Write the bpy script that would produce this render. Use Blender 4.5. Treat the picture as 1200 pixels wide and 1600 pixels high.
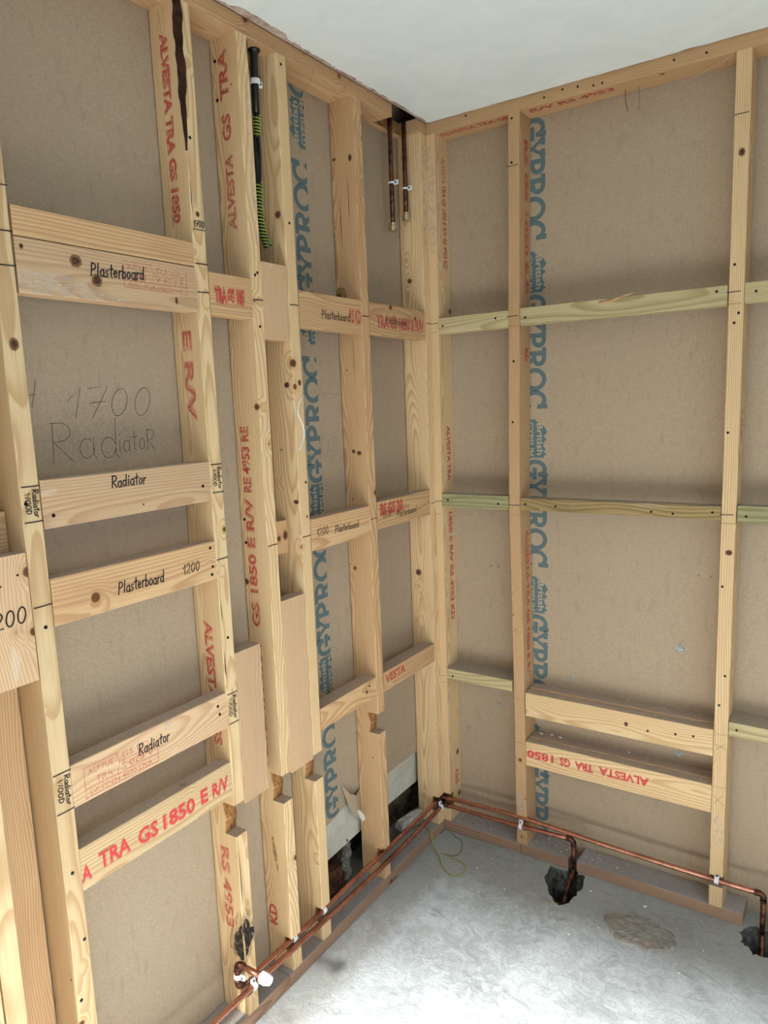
import bpy, bmesh, math, random
from mathutils import Vector, Matrix
random.seed(7)
C = bpy.context.scene.collection
for o in list(bpy.data.objects): bpy.data.objects.remove(o)

# ------------------------------------------------------------ camera, world, light
cam_d = bpy.data.cameras.new('camera'); cam = bpy.data.objects.new('camera', cam_d); C.objects.link(cam)
cam_d.sensor_fit = 'AUTO'; cam_d.sensor_width = 36; cam_d.lens = 1140.84*36/1600; cam_d.clip_start = .02
yaw, pitch, roll = math.radians(33.887), math.radians(-8.366), math.radians(-2.1731)
f = Vector((-math.sin(yaw)*math.cos(pitch), math.cos(yaw)*math.cos(pitch), math.sin(pitch)))
r = f.cross(Vector((0, 0, 1))).normalized(); u = r.cross(f)
r2 = r*math.cos(roll)+u*math.sin(roll); u2 = -r*math.sin(roll)+u*math.cos(roll)
M = Matrix((r2, u2, -f)).transposed().to_4x4(); M.translation = (1.2453, -2.1772, 1.5407)
cam.matrix_world = M
bpy.context.scene.camera = cam

vs = bpy.context.scene.view_settings
vs.view_transform = 'Standard'; vs.look = 'None'; vs.gamma = 1; vs.use_curve_mapping = False; vs.exposure = 0.12

w = bpy.data.worlds.new('sky'); bpy.context.scene.world = w; w.use_nodes = True
w.node_tree.nodes['Background'].inputs[0].default_value = (.55, .75, 1, 1)
w.node_tree.nodes['Background'].inputs[1].default_value = 1.2

def area(name, loc, direction, sx, sy, power, col, spread=180):
    d = bpy.data.lights.new(name, 'AREA'); d.shape = 'RECTANGLE'; d.size = sx; d.size_y = sy; d.energy = power; d.color = col; d.spread = math.radians(spread)
    o = bpy.data.objects.new(name, d); C.objects.link(o); o.location = loc
    o.rotation_euler = Vector(direction).to_track_quat('-Z', 'Y').to_euler(); return o
# low sun through the made-up rear opening, plus added area lamps for sky light
sun_d = bpy.data.lights.new('sun', 'SUN'); sun_d.energy = 58; sun_d.angle = math.radians(12); sun_d.color = (1, .975, .93)
sun = bpy.data.objects.new('sun', sun_d); C.objects.link(sun)
sun.rotation_euler = Vector((.012, .79, -.575)).to_track_quat('-Z', 'Y').to_euler(); sun.location = (4, -6, 5)
area('door_skylight', (2.62, -2.0, 1.15), (-1, .25, -1.0), 2.0, 1.8, 17, (.80, .91, 1), 130)
area('rear_sky_fill', (.9, -4.12, 1.75), (0, 1, -.8), 1.5, 1.1, 8, (.86, .94, 1), 150)  # added lamp at the unseen rear opening, tilted down to brighten the floor

# ------------------------------------------------------------ node helpers / materials
def srgb(r, g, b):
    def c(v):
        v /= 255
        return v/12.92 if v <= .04045 else ((v+.055)/1.055)**2.4
    return (c(r), c(g), c(b), 1)
class N:
    def __init__(s, name):
        s.m = bpy.data.materials.new(name); s.m.use_nodes = True; s.t = s.m.node_tree
        s.b = s.t.nodes['Principled BSDF']; s.out = s.t.nodes['Material Output']
    def n(s, typ, **k):
        x = s.t.nodes.new(typ)
        for a, v in k.items(): setattr(x, a, v)
        return x
    def l(s, a, b): s.t.links.new(a, b)
    def val(s, x, inp):
        if isinstance(x, (int, float)): inp.default_value = x
        elif isinstance(x, tuple): inp.default_value = x
        else: s.l(x, inp)
    def math(s, op, a, b=0.0, c=0.0, clamp=False):
        x = s.n('ShaderNodeMath', operation=op, use_clamp=clamp)
        for v, i in zip((a, b, c), x.inputs): s.val(v, i)
        return x.outputs[0]
    def vmath(s, op, a, b=None, scale=None):
        x = s.n('ShaderNodeVectorMath', operation=op); s.val(a, x.inputs[0])
        if b is not None: s.val(b, x.inputs[1])
        if scale is not None: s.val(scale, x.inputs['Scale'])
        return x.outputs[0] if op not in ('LENGTH', 'DISTANCE') else x.outputs['Value']
    def mix(s, fac, a, b, mode='MIX'):
        x = s.n('ShaderNodeMix', data_type='RGBA', blend_type=mode); s.val(fac, x.inputs[0]); s.val(a, x.inputs[6]); s.val(b, x.inputs[7])
        return x.outputs[2]
    def ramp(s, fac, lo, hi, a=0., b=1.):
        x = s.n('ShaderNodeMapRange', interpolation_type='SMOOTHSTEP'); s.val(fac, x.inputs[0])
        x.inputs[1].default_value = lo; x.inputs[2].default_value = hi; x.inputs[3].default_value = a; x.inputs[4].default_value = b
        return x.outputs[0]
    def noise(s, vec, scale, detail=3, rough=.5, dist=0.):
        x = s.n('ShaderNodeTexNoise'); s.val(vec, x.inputs['Vector']); x.inputs['Scale'].default_value = scale
        x.inputs['Detail'].default_value = detail; x.inputs['Roughness'].default_value = rough; x.inputs['Distortion'].default_value = dist
        return x.outputs[0]
    def vor(s, vec, scale, rand=1.):
        x = s.n('ShaderNodeTexVoronoi'); s.val(vec, x.inputs['Vector']); x.inputs['Scale'].default_value = scale
        x.inputs['Randomness'].default_value = rand; return x
    def bump(s, h, strength=.2, dist=.002):
        x = s.n('ShaderNodeBump'); x.inputs['Strength'].default_value = strength; x.inputs['Distance'].default_value = dist
        s.val(h, x.inputs['Height']); s.l(x.outputs[0], s.b.inputs['Normal'])

def wood(name, early, late, dark, ring=.0045, knots=1.0, dust=0.75, stain=0.35, fleck=.0, dustc=(158, 152, 148)):
    a = N(name)
    tc = a.n('ShaderNodeTexCoord').outputs['Object']
    oi = a.n('ShaderNodeObjectInfo').outputs['Random']
    cv = a.n('ShaderNodeCombineXYZ'); a.l(a.math('MULTIPLY', oi, 37.), cv.inputs[0]); a.l(a.math('MULTIPLY', oi, 91.), cv.inputs[1]); a.l(a.math('MULTIPLY', oi, 53.), cv.inputs[2])
    P = a.vmath('ADD', tc, cv.outputs[0])
    # knots
    kv = a.vor(P, 11.); kd = kv.outputs['Distance']; ks = a.n('ShaderNodeSeparateColor'); a.l(kv.outputs['Color'], ks.inputs[0])
    kp = a.math('GREATER_THAN', ks.outputs[0], 1-.34*knots)
    ksz = a.math('MULTIPLY_ADD', ks.outputs[1], .09, .05)
    kn = a.math('MULTIPLY', kp, a.math('SUBTRACT', 1., a.math('DIVIDE', kd, ksz), clamp=True))        # 1 centre -> 0 edge
    kh = a.math('MULTIPLY', kp, a.math('SUBTRACT', 1., a.math('DIVIDE', kd, a.math('MULTIPLY', ksz, 3.2)), clamp=True))
    # rings around an off-centre pith, wandering along the length
    sep = a.n('ShaderNodeSeparateXYZ'); a.l(tc, sep.inputs[0])
    low = a.n('ShaderNodeCombineXYZ'); a.l(a.math('MULTIPLY_ADD', oi, 17., a.math('MULTIPLY', sep.outputs[2], 1.3)), low.inputs[2]); a.l(oi, low.inputs[0])
    wob = a.noise(low.outputs[0], 1.6, 1)
    px = a.math('MULTIPLY_ADD', a.math('FRACT', a.math('MULTIPLY', oi, 7.31)), .12, -.10)
    py = a.math('MULTIPLY_ADD', a.math('FRACT', a.math('MULTIPLY', oi, 13.7)), .10, -.05)
    dx = a.math('ADD', a.math('SUBTRACT', sep.outputs[0], px), a.math('MULTIPLY_ADD', wob, .05, -.025))
    dy = a.math('ADD', a.math('SUBTRACT', sep.outputs[1], py), a.math('MULTIPLY_ADD', wob, -.06, .03))
    rr = a.math('SQRT', a.math('ADD', a.math('MULTIPLY', dx, dx), a.math('MULTIPLY', dy, dy)))
    st = a.vmath('MULTIPLY', P, (1., 1., .12))
    rr = a.math('ADD', rr, a.math('MULTIPLY', a.noise(st, 14., 2), .012))
    rr = a.math('ADD', rr, a.math('MULTIPLY', kh, -.010))
    ph = a.math('FRACT', a.math('DIVIDE', rr, ring))
    lw = a.math('MULTIPLY', a.ramp(ph, .25, .86), a.ramp(ph, 1.0, .90))
    fine = a.noise(a.vmath('MULTIPLY', P, (1., 1., .02)), 420., 2)
    big = a.noise(a.vmath('MULTIPLY', P, (1., 1., .25)), 9., 3)
    col = a.mix(a.math('MULTIPLY', lw, .72), early, late)
    col = a.mix(a.math('MULTIPLY', a.ramp(fine, .42, .72), .34), col, late)
    col = a.mix(a.math('MULTIPLY', a.ramp(big, .50, .80), stain), col, dark)
    hv = a.n('ShaderNodeHueSaturation'); a.l(col, hv.inputs['Color']); a.l(a.math('MULTIPLY_ADD', a.math('FRACT', a.math('MULTIPLY', oi, 5.17)), .22, .88), hv.inputs['Value'])
    hv.inputs['Saturation'].default_value = .95; col = hv.outputs[0]
    col = a.mix(a.math('MULTIPLY', a.ramp(kh, .35, .75), .45), col, dark)
    col = a.mix(a.ramp(kn, .02, .30), col, srgb(104, 66, 36))
    col = a.mix(a.ramp(kn, .62, .9), col, srgb(52, 30, 18))
    # nail holes / resin flecks
    nv = a.vor(P, 30.); ns = a.n('ShaderNodeSeparateColor'); a.l(nv.outputs['Color'], ns.inputs[0])
    nh = a.math('MULTIPLY', a.math('GREATER_THAN', ns.outputs[0], .88), a.ramp(nv.outputs['Distance'], .085, .055))
    col = a.mix(nh, col, srgb(40, 24, 14))
    # plaster dust lying on upward faces and smears
    g = a.n('ShaderNodeNewGeometry'); gs = a.n('ShaderNodeSeparateXYZ'); a.l(g.outputs['Normal'], gs.inputs[0])
    dn = a.noise(P, 60., 4)
    up = a.math('MULTIPLY', a.ramp(gs.outputs[2], .6, .95), a.ramp(dn, .30, .55, dust*.6, dust))
    col = a.mix(up, col, srgb(*dustc))
    sm = a.noise(a.vmath('MULTIPLY', P, (1., 1., .3)), 26., 4)
    col = a.mix(a.ramp(sm, .66, .74, 0., .10+fleck), col, srgb(228, 220, 208))
    a.l(col, a.b.inputs['Base Color']); a.b.inputs['Roughness'].default_value = .72
    a.b.inputs['Specular IOR Level'].default_value = .25
    a.bump(a.math('ADD', a.math('MULTIPLY', lw, .4), fine), .25, .0006)
    return a.m
PINE = wood('pine_stud', srgb(224, 192, 142), srgb(190, 146, 94), srgb(198, 150, 98))
PINE_W = wood('pine_warm', srgb(212, 172, 122), srgb(178, 128, 80), srgb(176, 126, 82), stain=.5)
PINE_R = wood('pine_rosy', srgb(210, 174, 132), srgb(184, 140, 98), srgb(184, 140, 100), knots=.8, fleck=.15)
PINE_G = wood('pine_treated', srgb(200, 182, 134), srgb(160, 138, 90), srgb(164, 150, 100), ring=.0055)
PINE_G2 = wood('pine_treated_green', srgb(160, 156, 112), srgb(124, 110, 68), srgb(132, 112, 66), ring=.0055)
PINE_B = wood('pine_treated_brown', srgb(164, 138, 88), srgb(122, 96, 56), srgb(110, 86, 50), ring=.0055)
PINE_OLD = wood('pine_dusty', srgb(176, 140, 112), srgb(136, 98, 72), srgb(120, 88, 68), dust=.97, stain=.6, dustc=(160, 158, 156))
PINE_PLATE = wood('pine_plate', srgb(206, 166, 116), srgb(172, 124, 78), srgb(164, 114, 74), stain=.6)

def simple(name, col, rough=.6, metal=0., spec=.4):
    a = N(name); a.b.inputs['Base Color'].default_value = col; a.b.inputs['Roughness'].default_value = rough
    a.b.inputs['Metallic'].default_value = metal; a.b.inputs['Specular IOR Level'].default_value = spec
    return a
def speckle(name, c1, c2, scale=60, rough=.9, bump=.2, c3=None, big=3.):
    a = N(name); tc = a.n('ShaderNodeTexCoord').outputs['Object']
    n1 = a.noise(tc, scale, 5, .65); n2 = a.noise(tc, big, 4, .6)
    col = a.mix(a.ramp(n1, .35, .65), c1, c2)
    if c3: col = a.mix(a.ramp(n2, .42, .68, 0., .7), col, c3)
    a.l(col, a.b.inputs['Base Color']); a.b.inputs['Roughness'].default_value = rough; a.bump(n1, bump, .003)
    a.b.inputs['Specular IOR Level'].default_value = .2
    return a.m
BARK = speckle('bark', srgb(66, 40, 26), srgb(30, 18, 12), 90, .95, .9, srgb(96, 62, 40))
TORN = speckle('torn_wood', srgb(196, 146, 88), srgb(140, 92, 52), 120, .9, 1., srgb(96, 60, 36), 20)
def paper_mat():
    a = N('board_paper'); tc = a.n('ShaderNodeTexCoord').outputs['Object']
    n1 = a.noise(tc, 420, 3, .7); n2 = a.noise(tc, 2.2, 4, .6); n3 = a.noise(a.vmath('MULTIPLY', tc, (1, 1, .35)), 46, 4, .6)
    v = a.vor(tc, 42.); vs_ = a.n('ShaderNodeSeparateColor'); a.l(v.outputs['Color'], vs_.inputs[0])
    col = a.mix(a.ramp(n1, .3, .7), srgb(160, 139, 113), srgb(184, 163, 137))
    col = a.mix(a.ramp(n2, .35, .7, 0., .35), col, srgb(168, 148, 124))
    col = a.mix(a.ramp(n3, .54, .70, 0., .20), col, srgb(134, 114, 92))
    col = a.mix(a.math('MULTIPLY', a.math('GREATER_THAN', vs_.outputs[0], .86), a.ramp(v.outputs['Distance'], .085, .03, 0., .65)), col, srgb(116, 98, 76))
    col = a.mix(a.math('MULTIPLY', a.math('LESS_THAN', vs_.outputs[0], .035), a.ramp(v.outputs['Distance'], .10, .03, 0., .7)), col, srgb(226, 220, 206))
    a.l(col, a.b.inputs['Base Color']); a.b.inputs['Roughness'].default_value = .85; a.b.inputs['Specular IOR Level'].default_value = .2
    a.bump(n1, .12, .001); return a.m
PAPER = paper_mat()
def ceil_mat():
    a = N('plaster_skim'); tc = a.n('ShaderNodeTexCoord').outputs['Object']
    n = a.noise(tc, 5, 5, .6, 1.5); n2 = a.noise(a.vmath('MULTIPLY', tc, (1, .2, 1)), 40, 4, .6)
    col = a.mix(a.ramp(n, .3, .7), srgb(230, 235, 229), srgb(238, 242, 236)); col = a.mix(a.ramp(n2, .64, .78, 0., .25), col, srgb(208, 212, 206))
    a.l(col, a.b.inputs['Base Color']); a.b.inputs['Roughness'].default_value = .55; a.bump(a.math('ADD', n, n2), .22, .004); return a.m
SKIM = ceil_mat()
TORNPAPER = speckle('torn_ceiling_paper', srgb(186, 160, 142), srgb(160, 130, 112), 70, .9, .5, srgb(210, 196, 184), 20)
GYPS = simple('gypsum', srgb(222, 218, 204), .9).m
def white_board_mat():
    return speckle('white_board_face', srgb(196, 192, 174), srgb(206, 202, 186), 30, .8, .05, srgb(180, 174, 154), 8)
WBOARD = white_board_mat()
def floor_mat():
    a = N('concrete'); tc = a.n('ShaderNodeTexCoord').outputs['Object']
    n1 = a.noise(tc, 2.6, 5, .62, .6); n2 = a.noise(tc, 24, 6, .7, 1.2); n3 = a.noise(tc, 170, 3, .6); n4 = a.noise(a.vmath('MULTIPLY', tc, (.35, 1, 1)), 13, 5, .7, 2.5)
    col = a.mix(a.ramp(n1, .35, .68), srgb(150, 156, 158), srgb(186, 194, 198))
    col = a.mix(a.ramp(n2, .38, .66, 0., .5), col, srgb(208, 217, 222))
    col = a.mix(a.ramp(n4, .56, .70, 0., .45), col, srgb(116, 116, 112))
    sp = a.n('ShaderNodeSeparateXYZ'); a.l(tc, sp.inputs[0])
    # darker strip of floor along the foot of the stud walls
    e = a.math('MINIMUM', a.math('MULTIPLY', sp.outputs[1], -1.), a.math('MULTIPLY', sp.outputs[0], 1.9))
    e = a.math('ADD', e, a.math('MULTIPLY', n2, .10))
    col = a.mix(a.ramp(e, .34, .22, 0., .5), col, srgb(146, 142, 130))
    v = a.vor(tc, 38.); vs_ = a.n('ShaderNodeSeparateColor'); a.l(v.outputs['Color'], vs_.inputs[0])
    col = a.mix(a.math('MULTIPLY', a.math('GREATER_THAN', vs_.outputs[0], .84), a.ramp(v.outputs['Distance'], .13, .05, 0., .8)), col, srgb(214, 214, 208))
    col = a.mix(a.math('MULTIPLY', a.math('LESS_THAN', vs_.outputs[0], .10), a.ramp(v.outputs['Distance'], .12, .05, 0., .7)), col, srgb(70, 68, 62))
    col = a.mix(a.ramp(n3, .35, .75, 0., .30), col, srgb(120, 122, 120))
    a.l(col, a.b.inputs['Base Color']); a.l(a.ramp(n2, .3, .7, .45, .75), a.b.inputs['Roughness']); a.b.inputs['Specular IOR Level'].default_value = .4
    a.bump(a.math('ADD', a.math('MULTIPLY', n2, 1.2), a.math('MULTIPLY', n3, .35)), .55, .004); return a.m
CONC = floor_mat()
BROKEN = speckle('broken_concrete', srgb(112, 112, 106), srgb(58, 56, 50), 45, .95, 1., srgb(84, 76, 56), 9)
DIRT = speckle('dark_dirt', srgb(60, 50, 30), srgb(20, 17, 12), 60, .95, 1., srgb(120, 110, 50), 18)
RUBBLE = speckle('rubble_face', srgb(104, 86, 66), srgb(52, 40, 30), 22, .95, 1., srgb(140, 124, 100), 9)
DARKWOOD = speckle('dark_timber', srgb(98, 64, 40), srgb(50, 32, 22), 40, .9, .6)
FOAM = speckle('grey_foam', srgb(128, 124, 116), srgb(92, 88, 82), 60, .95, .6)
WALLP = speckle('plain_wall', srgb(156, 138, 112), srgb(146, 128, 104), 20, .9, .05)
def copper():
    a = N('copper'); tc = a.n('ShaderNodeTexCoord').outputs['Object']
    n = a.noise(tc, 9, 4, .6); n2 = a.noise(tc, 160, 2)
    col = a.mix(a.ramp(n, .42, .7), srgb(204, 142, 118), srgb(156, 100, 80)); col = a.mix(a.ramp(n2, .62, .75, 0., .25), col, srgb(80, 52, 40))
    a.l(col, a.b.inputs['Base Color']); a.b.inputs['Metallic'].default_value = .9; a.l(a.ramp(n, .3, .7, .20, .38), a.b.inputs['Roughness']); return a.m
COPPER = copper()
def copper_d():
    a = N('copper_flux_stained'); tc = a.n('ShaderNodeTexCoord').outputs['Object']
    n = a.noise(tc, 60, 4, .6); col = a.mix(a.ramp(n, .35, .7), srgb(120, 76, 54), srgb(46, 36, 32))
    a.l(col, a.b.inputs['Base Color']); a.b.inputs['Metallic'].default_value = .8; a.b.inputs['Roughness'].default_value = .4; return a.m
COPPER_D = copper_d()
BRASS = simple('brass_end_cap', srgb(190, 176, 140), .3, .9).m
WHITEP = simple('white_plastic', srgb(232, 236, 236), .35).m
BLACKP = simple('black_plastic', srgb(22, 24, 24), .4).m
BLACK = simple('black_ink', srgb(16, 14, 16), .6).m
PENCIL = simple('pencil_line', srgb(92, 82, 66), .6).m
SCREW = simple('dark_screw', srgb(36, 32, 30), .45, .7).m
def scorch_mat(name, lo, hi, col, fac):
    a = N(name); tc = a.n('ShaderNodeTexCoord').outputs['Object']
    n = a.noise(a.vmath('MULTIPLY', tc, (1, 1, .4)), 160, 4, .7)
    a.b.inputs['Base Color'].default_value = col; a.b.inputs['Roughness'].default_value = .95; a.l(a.math('MULTIPLY', a.ramp(n, lo, hi), fac), a.b.inputs['Alpha']); return a.m
SCORCH = scorch_mat('scorched_wood', .25, .55, srgb(30, 24, 20), .95); SCORCH_F = scorch_mat('smoke_stain', .35, .75, srgb(74, 46, 28), .6)
YG = simple('yellow_green_cable', srgb(150, 170, 60), .45).m
GREEN = simple('green_cable', srgb(118, 124, 88), .5).m
OLIVE = simple('dusty_yellow_cable', srgb(158, 154, 84), .5).m
TEAL = simple('teal_print', srgb(96, 112, 112), .85, spec=.15).m
PAPERPRINT = simple('unprinted_paper', srgb(178, 162, 134), .85, spec=.15).m
CRUMB = simple('plaster_crumb', srgb(232, 232, 226), .9).m
TEAR = speckle('torn_gypsum', srgb(214, 220, 220), srgb(120, 140, 146), 300, .9, .6)
def ink_red(name, lo, hi, col=srgb(214, 66, 62), axis=(1, 1, 1), fac=1.0):
    a = N(name); tc = a.n('ShaderNodeTexCoord').outputs['Object']
    n = a.noise(a.vmath('MULTIPLY', tc, axis), 330, 2, .6); n2 = a.noise(tc, 22, 2)
    al = a.math('MULTIPLY', a.ramp(a.math('ADD', n, a.math('MULTIPLY', n2, .35)), lo, hi), fac)
    a.b.inputs['Base Color'].default_value = col; a.b.inputs['Roughness'].default_value = .8; a.l(al, a.b.inputs['Alpha']); return a.m
RED = ink_red('red_stamp_ink', .52, .68, col=srgb(208, 76, 66), axis=(1, 1, .25), fac=.72)
RED_F = ink_red('faded_red_ink', .50, .74, srgb(212, 96, 84), fac=.62)
RED_H = ink_red('red_ink_bleed', .30, .75, srgb(222, 96, 84), fac=.34)
RED_B = ink_red('bright_red_ink', .44, .60, srgb(222, 60, 66), axis=(1.6, 1.6, .22), fac=.92)

# ------------------------------------------------------------ object helpers
def link(name, bm, mats, parent=None, smooth=False, mw=None, loc=None):
    bmesh.ops.recalc_face_normals(bm, faces=bm.faces)
    me = bpy.data.meshes.new(name); bm.to_mesh(me); bm.free()
    for m in (mats if isinstance(mats, (list, tuple)) else [mats]): me.materials.append(m)
    if smooth:
        for p in me.polygons: p.use_smooth = True
    o = bpy.data.objects.new(name, me); C.objects.link(o)
    if mw is not None: o.matrix_world = mw
    if loc is not None: o.location = loc
    if parent: o.parent = parent
    return o
def tag(o, label=None, cat=None, group=None, kind=None):
    if label: o['label'] = label
    if cat: o['category'] = cat
    if group: o['group'] = group
    if kind: o['kind'] = kind
    return o
def empty(name, loc):
    o = bpy.data.objects.new(name, None); C.objects.link(o); o.location = loc; o.empty_display_size = .05; return o
def boxbm(lo, hi, bm=None, bev=0.):
    bm = bm or bmesh.new(); g = bmesh.new()
    bmesh.ops.create_cube(g, size=1)
    for v in g.verts: v.co = Vector([lo[i]+(v.co[i]+.5)*(hi[i]-lo[i]) for i in range(3)])
    if bev: bmesh.ops.bevel(g, geom=g.edges[:], offset=bev, segments=2, affect='EDGES', profile=.6)
    tmp = bpy.data.meshes.new('t'); g.to_mesh(tmp); bm.from_mesh(tmp); bpy.data.meshes.remove(tmp); g.free()
    return bm
def tube(pts, rad, bm=None, n=14, caps=True):
    bm = bm or bmesh.new(); pts = [Vector(p) for p in pts]; rings = []; up = None
    for i, p in enumerate(pts):
        d = (pts[min(i+1, len(pts)-1)]-pts[max(i-1, 0)]).normalized()
        if up is None: up = d.orthogonal().normalized()
        up = (up-d*up.dot(d)).normalized(); s = d.cross(up)
        rr = rad[i] if isinstance(rad, (list, tuple)) else rad
        rings.append([bm.verts.new(p+(up*math.cos(2*math.pi*k/n)+s*math.sin(2*math.pi*k/n))*rr) for k in range(n)])
    for a, b in zip(rings, rings[1:]):
        for k in range(n): bm.faces.new((a[k], a[(k+1) % n], b[(k+1) % n], b[k]))
    if caps: bm.faces.new(rings[0]); bm.faces.new(rings[-1][::-1])
    return bm
def arc(c, a, b, n=8):
    """quarter bend from point a to point b about corner c (a, b given relative)"""
    c, a, b = Vector(c), Vector(a), Vector(b)
    return [c+a*(1-math.sin(t*math.pi/2/n))+b*(1-math.cos(t*math.pi/2/n)) for t in range(n+1)]
def smoothpath(pts, k=6):
    pts = [Vector(p) for p in pts]; out = []
    P = [pts[0]*2-pts[1]]+pts+[pts[-1]*2-pts[-2]]
    for i in range(1, len(P)-2):
        for j in range(k):
            t = j/k; a, b, c, d = P[i-1:i+3]
            out.append(.5*((2*b)+(c-a)*t+(2*a-5*b+4*c-d)*t*t+(3*b-a-3*c+d)*t**3))
    return out+[pts[-1]]

# frames: local x = towards the room, local z = along the timber
FL = Matrix.Identity(3)                                                    # left wall stud
FR = Matrix(((0, 1, 0), (-1, 0, 0), (0, 0, 1)))                            # right wall stud: local x -> -y, local y -> x
HL = Matrix(((1, 0, 0), (0, 0, -1), (0, 1, 0)))                            # left wall rail: local y -> z, local z -> -y
HR = Matrix(((0, 0, 1), (-1, 0, 0), (0, -1, 0)))                           # right wall rail: local x -> -y, y -> -z, z -> x
def mw(frame, loc): m = frame.to_4x4(); m.translation = Vector(loc); return m

def timber(name, mats, frame, loc, L, d0, d1, w0, w1, stations=None, bend=None, ch=.0015, rough_end=0., wane=None):
    """stations: list of (z, front_depth, material index of the ledge above). wane: function z -> size of missing corner A"""
    st = stations or [(0, d1, 0), (L, d1, 0)]
    zs = []
    for (za, da, ma), (zb, db, mb) in zip(st, st[1:]):
        n = max(1, int(abs(zb-za)/(.15 if (bend or wane) else .6)))
        if wane: n = max(1, int(abs(zb-za)/.012))
        for k in range(n): zs.append((za+(zb-za)*k/n, da+(db-da)*k/n, ma))
    zs.append(st[-1]); bm = bmesh.new(); rings = []
    def bo(z):
        if not bend: return 0.
        for (a, va), (b, vb) in zip(bend, bend[1:]):
            if a <= z <= b: return va+(vb-va)*(z-a)/(b-a)
        return bend[-1][1] if z > bend[-1][0] else bend[0][1]
    for z, df, m in zs:
        o = bo(z); c = ch; A = wane(z) if wane else (c, c)
        q = [(df-A[0], w0), (df, w0+A[1]), (df, w1-c), (df-c, w1), (d0+c, w1), (d0, w1-c), (d0, w0+c), (d0+c, w0)]
        rings.append([bm.verts.new((x, y+o, z)) for x, y in q])
    for i, (a, b) in enumerate(zip(rings, rings[1:])):
        same = abs(zs[i][0]-zs[i+1][0]) < 1e-4
        for k in range(8):
            k2 = (k+1) % 8
            if same and (a[k].co-b[k].co).length < 1e-6 and (a[k2].co-b[k2].co).length < 1e-6: continue
            fc = bm.faces.new((a[k], a[k2], b[k2], b[k]))
            if wane and k == 0 and (a[0].co-a[1].co).length > .0035: fc.material_index = 1
            if zs[i][2] and k in (1, 2, 0) : fc.material_index = zs[i][2]
    bm.faces.new(rings[0]); bm.faces.new(rings[-1][::-1])
    bmesh.ops.remove_doubles(bm, verts=bm.verts, dist=1e-6)
    if rough_end:
        for v in bm.verts:
            if v.co.z < 1e-4: v.co.z += random.uniform(-rough_end, rough_end)
    return link(name, bm, mats, mw=mw(frame, loc))

ZS, ZT, ZC, FZ = .018, 2.392, 2.430, -.020
D = .087
def left_stud(yb, label, mat=None, notch=None, low=(.070, .119), wane=None, bend=None, w=.037, top=ZT, ych=None, name='wall_stud'):
    L = top-ZS; st = [(0, 0, 0)]
    if low: st += [(low[0]-ZS, 0, 0), (low[0]-ZS, -.026, 2), (low[1]-ZS, -.024, 2), (low[1]-ZS, 0, 0)]
    if notch: st += [(notch[0]-ZS, 0, 0), (notch[0]-ZS, -.036, 2), ((notch[0]+notch[1])/2-ZS, -.030, 2), (notch[1]-ZS, -.040, 2), (notch[1]-ZS, 0, 0)]
    st += [(L, 0, 0)]
    o = timber(name, [mat or PINE, BARK, TORN], FL, (0, yb, ZS), L, -D, 0, -w, 0, st, bend, wane=wane)
    return tag(o, label, 'wall stud')
def right_stud(x0, x1, label, mat=None, low=None, bend=None):
    L = ZT-ZS; st = [(0, 0, 0)]
    if low: st += [(low[0]-ZS, 0, 0), (low[0]-ZS, -.024, 2), (low[1]-ZS, -.024, 2), (low[1]-ZS, 0, 0)]
    st += [(L, 0, 0)]
    o = timber('wall_stud', [mat or PINE, BARK, TORN], FR, ((x0+x1)/2, 0.0, ZS), L, -D, 0, -(x1-x0)/2, (x1-x0)/2, st, bend)
    return tag(o, label, 'wall stud')
def left_rail(name, ya, yb, za, zb, label, cat, mat=None, x1=0.0, x0=-.038, tilt=0.0):
    o = timber(name, [mat or PINE_W, BARK, TORN], HL, (x1, yb-.0012, (za+zb)/2), yb-ya-.0024, x0-x1, 0, -(zb-za)/2, (zb-za)/2)
    return tag(o, label, cat)
def right_rail(name, xa, xb, za, zb, label, cat, mat=None, y0=0.0, y1=.038):
    o = timber(name, [mat or PINE_W, BARK, TORN], HR, (xa+.0012, y0, (za+zb)/2), xb-xa-.0024, -(y1-y0), 0, -(zb-za)/2, (zb-za)/2)
    return tag(o, label, cat)

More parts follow.
